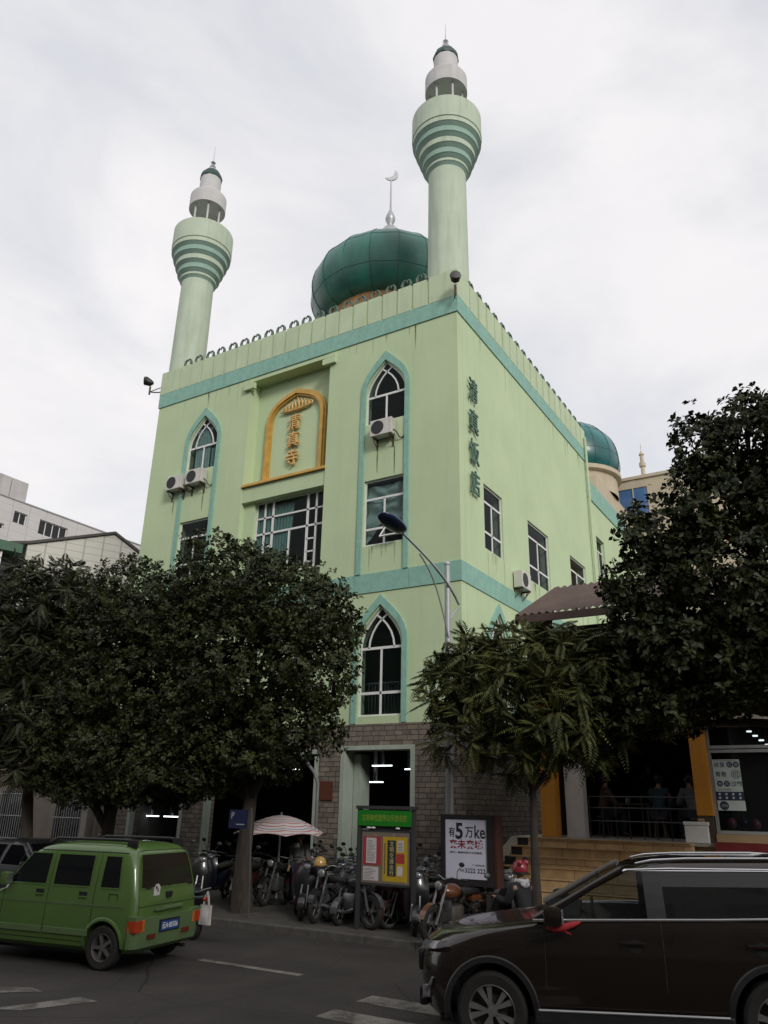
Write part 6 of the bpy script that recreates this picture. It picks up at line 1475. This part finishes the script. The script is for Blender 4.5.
# ------------------------------------------------------------------ trees
BARK = mat('dark_bark', (.045, .036, .028), .9, .3, 6, bump=.8, stretch=(3, 3, .6))
def leafmat(name, a, b, rough=.48):
    m, nt, bs = nmat(name); N = nt.nodes.new; L = nt.links.new
    tc = N('ShaderNodeTexCoord'); no = N('ShaderNodeTexNoise'); no.inputs['Scale'].default_value = 1.6; no.inputs['Detail'].default_value = 4; L(tc.outputs['Object'], no.inputs['Vector'])
    n2 = N('ShaderNodeTexNoise'); n2.inputs['Scale'].default_value = 16; L(tc.outputs['Object'], n2.inputs['Vector'])
    av = N('ShaderNodeMath'); av.operation = 'MULTIPLY_ADD'; av.inputs[1].default_value = .55; L(n2.outputs['Fac'], av.inputs[0]); L(no.outputs['Fac'], av.inputs[2])
    cr = N('ShaderNodeValToRGB'); cr.color_ramp.elements[0].position = .55; cr.color_ramp.elements[1].position = 1.0; cr.color_ramp.elements[0].color = (*a, 1); cr.color_ramp.elements[1].color = (*b, 1); L(av.outputs[0], cr.inputs['Fac'])
    L(cr.outputs['Color'], bs.inputs['Base Color']); bs.inputs['Roughness'].default_value = rough
    bs.inputs['Specular IOR Level'].default_value = .22
    return m
LEAFA = leafmat('broad_leaf', (.014, .019, .006), (.050, .060, .018))
LEAFB = leafmat('broad_leaf_dark', (.013, .018, .006), (.044, .054, .017))
LEAFC = leafmat('pinnate_leaf', (.022, .032, .012), (.11, .115, .032))
LEAFD = leafmat('feathery_leaf', (.018, .022, .012), (.06, .066, .03))
def leafmesh(name, base, dirs, nrm, ln, wd, mt, parent, fold=.25, droop=0.0):
    """many obovate folded leaves: base points, unit directions, normals"""
    n = len(base); side = np.cross(dirs, nrm); side /= np.linalg.norm(side, axis=1)[:, None] + 1e-9; nn = np.cross(side, dirs)
    l = ln[:, None]; w_ = wd[:, None]
    mid = base + dirs * l * .62 - nn * 0; tip = base + dirs * l - nn * l * droop
    a = mid + side * w_ + nn * w_ * fold; b = mid - side * w_ + nn * w_ * fold
    q = base + dirs * l * .5 - nn * l * droop * .3
    V = np.stack([base, a, tip, b, q], 1).reshape(-1, 3)
    o = np.arange(n)[:, None] * 5
    T = np.concatenate([o + np.array([[0, 4, 1]]), o + np.array([[4, 2, 1]]), o + np.array([[0, 3, 4]]), o + np.array([[4, 3, 2]])], 1).reshape(-1, 3)
    me = bpy.data.meshes.new(name); me.vertices.add(len(V)); me.vertices.foreach_set('co', V.astype(np.float32).ravel())
    me.loops.add(T.size); me.loops.foreach_set('vertex_index', T.astype(np.int32).ravel()); me.polygons.add(len(T)); me.polygons.foreach_set('loop_start', np.arange(0, T.size, 3, dtype=np.int32)); me.polygons.foreach_set('loop_total', np.full(len(T), 3, dtype=np.int32))
    me.materials.append(mt); me.update(calc_edges=True); me.validate()
    return link(name, me, parent)
def unit(a): return a / (np.linalg.norm(a, axis=-1, keepdims=True) + 1e-9)
def twigs(rng, lobes, per):
    P = []; D = []
    for (c, r) in lobes:
        c = np.array(c); r = np.array(r, float); k = int(per * (r[0] * r[1] * r[2]) ** (2 / 3) * 10)
        u = unit(rng.normal(size=(k, 3))); rad = rng.uniform(.25, 1.0, k) ** .45 * np.where(rng.random(k) < .07, rng.uniform(1.03, 1.16, k), 1)
        # clumpy outline: radius modulated by a handful of random bumps
        bd = unit(rng.normal(size=(14, 3))); amp = rng.uniform(-.22, .20, 14); bump = (np.exp(6 * (u @ bd.T - 1)) * amp).sum(1)
        p = c + u * r * (rad * (1 + bump))[:, None]; P.append(p); D.append(unit(u / r + np.array([0, 0, .35]) + rng.normal(size=(k, 3)) * .45))
    return np.concatenate(P), np.concatenate(D)
def tree(label, name, base, trunk, lobes, mt, seed, per, leaf=(.15, .042), kind='rosette', tr=.2, group='street trees along the kerb', cut=None):
    o = wthing(name, label, 'tree', base, 0, group); rng = np.random.default_rng(seed); rn = random.Random(seed)
    m = MB(); pts = trunk; k = len(pts)
    m.tube(pts, [tr * (1.25 if i == 0 else 1 - .45 * i / (k - 1)) for i in range(k)], 12)
    top = Vector(pts[-1])
    for (c, r) in lobes:
        c = Vector(c); st = Vector(pts[-1 if rn.random() < .6 else -2]); md = st.lerp(c, .5) + Vector((rn.uniform(-.3, .3), rn.uniform(-.3, .3), rn.uniform(-.1, .35)))
        m.tube([st, md, c], [tr * .5, tr * .32, tr * .12], 7)
        for q in range(7):
            d = Vector((rn.gauss(0, 1), rn.gauss(0, 1), rn.gauss(.2, .8))).normalized(); e = c + Vector((d.x * r[0], d.y * r[1], d.z * r[2])) * .85; s0 = md.lerp(c, rn.uniform(.3, 1))
            m.tube([s0, s0.lerp(e, .5) + Vector((0, 0, rn.uniform(-.1, .15))), e], [tr * .13, tr * .08, tr * .025], 5)
    m.build('trunk', BARK, o, smooth=50)
    P, D = twigs(rng, lobes, per)
    if cut is not None: keep = cut(P); P, D = P[keep], D[keep]
    n = len(P)
    if kind == 'rosette':
        L_ = 11; base_ = np.repeat(P, L_, 0); ax = np.repeat(D, L_, 0)
        t1 = unit(np.cross(ax, rng.normal(size=ax.shape))); el = rng.uniform(-.15, .95, len(ax))[:, None]
        dr = unit(t1 + ax * el); nr = unit(ax - dr * (ax * dr).sum(1)[:, None] + rng.normal(size=ax.shape) * .25)
        base_ = base_ - ax * rng.uniform(0, .10, len(ax))[:, None] + dr * .02
        ln = leaf[0] * rng.uniform(.65, 1.15, len(ax)); leafmesh('crown', base_, dr, nr, ln, ln * leaf[1] / leaf[0] * rng.uniform(.85, 1.15, len(ax)), mt, o, .28, .12)
    else:
        # pinnate fronds in whorls at the twig tips
        Fn = 7; Ln = 11; f0 = np.repeat(P, Fn, 0); ax = np.repeat(D, Fn, 0); N_ = len(f0)
        out = unit(np.cross(ax, rng.normal(size=ax.shape)) + ax * rng.uniform(.0, .7, N_)[:, None] + np.array([0, 0, .12])); ln = leaf[0] * rng.uniform(.7, 1.15, N_)
        B = []; Dd = []; Nn = []; LL = []
        side = unit(np.cross(out, np.array([0, 0, 1.0]) + rng.normal(size=out.shape) * .1)); upv = np.cross(side, out)
        for j in range(Ln):
            t = (j + 1.2) / (Ln + .6); pos = f0 + out * (ln * t)[:, None] - np.array([0, 0, 1]) * (ln * .27 * t ** 2)[:, None]; tan = unit(out - np.array([0, 0, 1]) * (.54 * t))
            for s in (1, -1):
                B.append(pos); Dd.append(unit(side * s * .85 + tan * .55 - upv * .28)); Nn.append(upv + rng.normal(size=out.shape) * .12); LL.append(leaf[2] * np.sin(PI * (.18 + .74 * t)) * rng.uniform(.85, 1.1, N_))
        B = np.concatenate(B); Dd = np.concatenate(Dd); Nn = np.concatenate(Nn); LL = np.concatenate(LL)
        leafmesh('crown', B, Dd, unit(Nn), LL, LL * leaf[1], mt, o, .2, .2)
    return o
def S(x, y, z, a, b=None, c=None): return ((x, y, z), (a, b or a, c or a))
tree('large dark broadleaf tree in front of the mosque entrance, trunk beside the parking sign', 'broadleaf_tree', (-11.72, 13.75, .12),
     [(-11.72, 13.75, .1), (-11.78, 13.75, 1.2), (-11.68, 13.72, 2.3), (-11.75, 13.75, 3.3)],
     [S(-12.75, 13.8, 7.35, 1.25, 1.4, 1.3), S(-11.2, 13.7, 6.6, 1.35, 1.5, 1.15), S(-10.1, 13.6, 6.0, 1.1, 1.3, 1.0), S(-9.95, 13.5, 4.9, .95, 1.2, 1.0), S(-10.6, 13.6, 3.75, 1.1, 1.2, .8), S(-11.9, 13.4, 5.0, 1.5, 1.6, 1.2), S(-13.4, 13.7, 5.9, 1.4, 1.5, 1.3), S(-12.9, 13.6, 4.2, 1.4, 1.5, 1.1), S(-12.3, 13.7, 3.35, 1.3, 1.2, .7), S(-13.6, 13.7, 3.3, 1.2, 1.2, .7), S(-11.3, 13.6, 3.0, 1.0, 1.1, .5), S(-13.6, 13.8, 7.0, 1.0, 1.3, 1.0), S(-12.7, 13.5, 2.75, 1.1, 1.1, .5), S(-13.9, 13.6, 2.7, 1.1, 1.1, .5)],
     LEAFA, 11, 40, (.112, .032))
tree('dark broadleaf tree second from the left edge, above the green van', 'broadleaf_tree', (-16.6, 14.2, .12),
     [(-16.6, 14.2, .1), (-16.6, 14.2, 1.5), (-16.5, 14.2, 3.2)],
     [S(-16.6, 13.9, 7.4, 1.3, 1.4, 1.25), S(-15.3, 13.8, 6.6, 1.3, 1.4, 1.2), S(-17.6, 13.9, 6.2, 1.1, 1.4, 1.3), S(-15.2, 13.8, 5.0, 1.4, 1.5, 1.3), S(-16.8, 13.9, 4.7, 1.4, 1.5, 1.3), S(-14.4, 13.8, 3.9, 1.2, 1.3, 1.0), S(-16.2, 13.9, 3.4, 1.5, 1.4, .9), S(-14.6, 13.8, 3.0, 1.2, 1.2, .6), S(-17.6, 13.9, 3.1, 1.2, 1.2, .6), S(-16.0, 13.9, 6.0, 1.3, 1.4, 1.2), S(-15.2, 13.8, 2.55, 1.2, 1.2, .5), S(-16.8, 13.8, 2.5, 1.2, 1.2, .5), S(-14.3, 13.8, 2.5, .9, 1.1, .45), S(-18.0, 13.9, 2.7, 1.0, 1.2, .5), S(-17.9, 13.9, 4.0, 1.1, 1.3, 1.0)],
     LEAFB, 12, 38, (.112, .032))
tree('feathery leaved tree with drooping fronds at the left picture edge', 'feathery_tree', (-19.55, 14.0, .12),
     [(-19.35, 14.0, .1), (-19.45, 14.0, 1.2), (-19.75, 14.0, 2.5), (-19.9, 14.0, 3.6)],
     [S(-20.6, 14.0, 7.9, 1.5, 1.5, 1.2), S(-19.2, 13.9, 7.4, 1.3, 1.4, 1.1), S(-21.6, 14.0, 6.3, 1.4, 1.5, 1.4), S(-19.6, 13.8, 5.8, 1.5, 1.5, 1.2), S(-18.7, 13.9, 4.6, 1.2, 1.3, 1.0), S(-20.6, 13.9, 4.4, 1.6, 1.5, 1.1), S(-22.4, 14, 4.8, 1.2, 1.3, 1.3), S(-19.4, 13.9, 3.2, 1.4, 1.3, .6), S(-21.2, 13.9, 3.2, 1.3, 1.3, .6), S(-20.2, 13.9, 6.4, 1.4, 1.4, 1.2)],
     LEAFD, 13, 6.5, (.55, .15, .13), 'pinnate', .19)
tree('young tree with long pinnate leaves and thin trunk in front of the restaurant steps', 'pinnate_tree', (-5.22, 13.62, .12),
     [(-5.22, 13.62, .1), (-5.23, 13.62, 1.3), (-5.2, 13.6, 2.5), (-5.2, 13.6, 3.3)],
     [S(-6.75, 13.5, 4.35, .62, .8, .55), S(-6.1, 13.5, 4.75, .7, .85, .5), S(-5.25, 13.5, 4.95, .75, .9, .48), S(-4.5, 13.6, 4.8, .8, .9, .6), S(-3.8, 13.7, 4.55, .7, .9, .6), S(-5.6, 13.3, 4.2, .85, 1.0, .65), S(-4.5, 13.4, 3.8, .9, 1.0, .7), S(-6.3, 13.4, 3.55, .65, .8, .55), S(-5.3, 13.5, 3.2, .75, .9, .5), S(-4.2, 13.6, 3.35, .6, .8, .4)],
     LEAFC, 14, 8.5, (.48, .15, .115), 'pinnate', .085)
tree('tall dark broadleaf tree at the right edge above the shop', 'broadleaf_tree', (.35, 13.9, .12),
     [(.35, 13.9, .1), (.3, 13.9, 1.6), (.2, 13.9, 3.4), (.1, 13.9, 4.6)],
     [S(-1.0, 13.8, 8.4, .7, 1.0, .85), S(-1.75, 13.8, 8.3, .55, .9, .75), S(.2, 13.9, 8.3, 1.2, 1.3, 1.2), S(-1.5, 13.7, 7.2, 1.1, 1.3, 1.0), S(-2.55, 13.7, 6.75, .85, 1.1, .75), S(-2.9, 13.7, 5.75, .9, 1.2, .8), S(-1.4, 13.6, 6.0, 1.2, 1.4, 1.0), S(0, 13.7, 6.9, 1.4, 1.5, 1.4), S(-2.3, 13.6, 4.75, 1.2, 1.3, .8), S(-.8, 13.6, 4.9, 1.2, 1.4, .85), S(-3.2, 13.7, 4.1, .8, 1.0, .65), S(-1.5, 13.6, 4.15, 1.0, 1.1, .45), S(-2.9, 13.9, 5.0, 1.0, 1.1, .8), S(-3.5, 13.8, 4.7, .6, .8, .5), S(-2.9, 13.6, 3.75, .95, 1.0, .45), S(-3.9, 13.7, 3.6, .7, 1.0, .5), S(-1.7, 13.5, 3.95, .85, .9, .33), S(-.6, 13.5, 4.1, .8, .9, .35), S(.9, 13.8, 5.6, 1.3, 1.4, 1.4), S(1.4, 13.9, 7.6, 1.3, 1.4, 1.3)],
     LEAFB, 15, 33, (.13, .038))
for o in COL.objects:
    if '_w' in o: del o['_w']
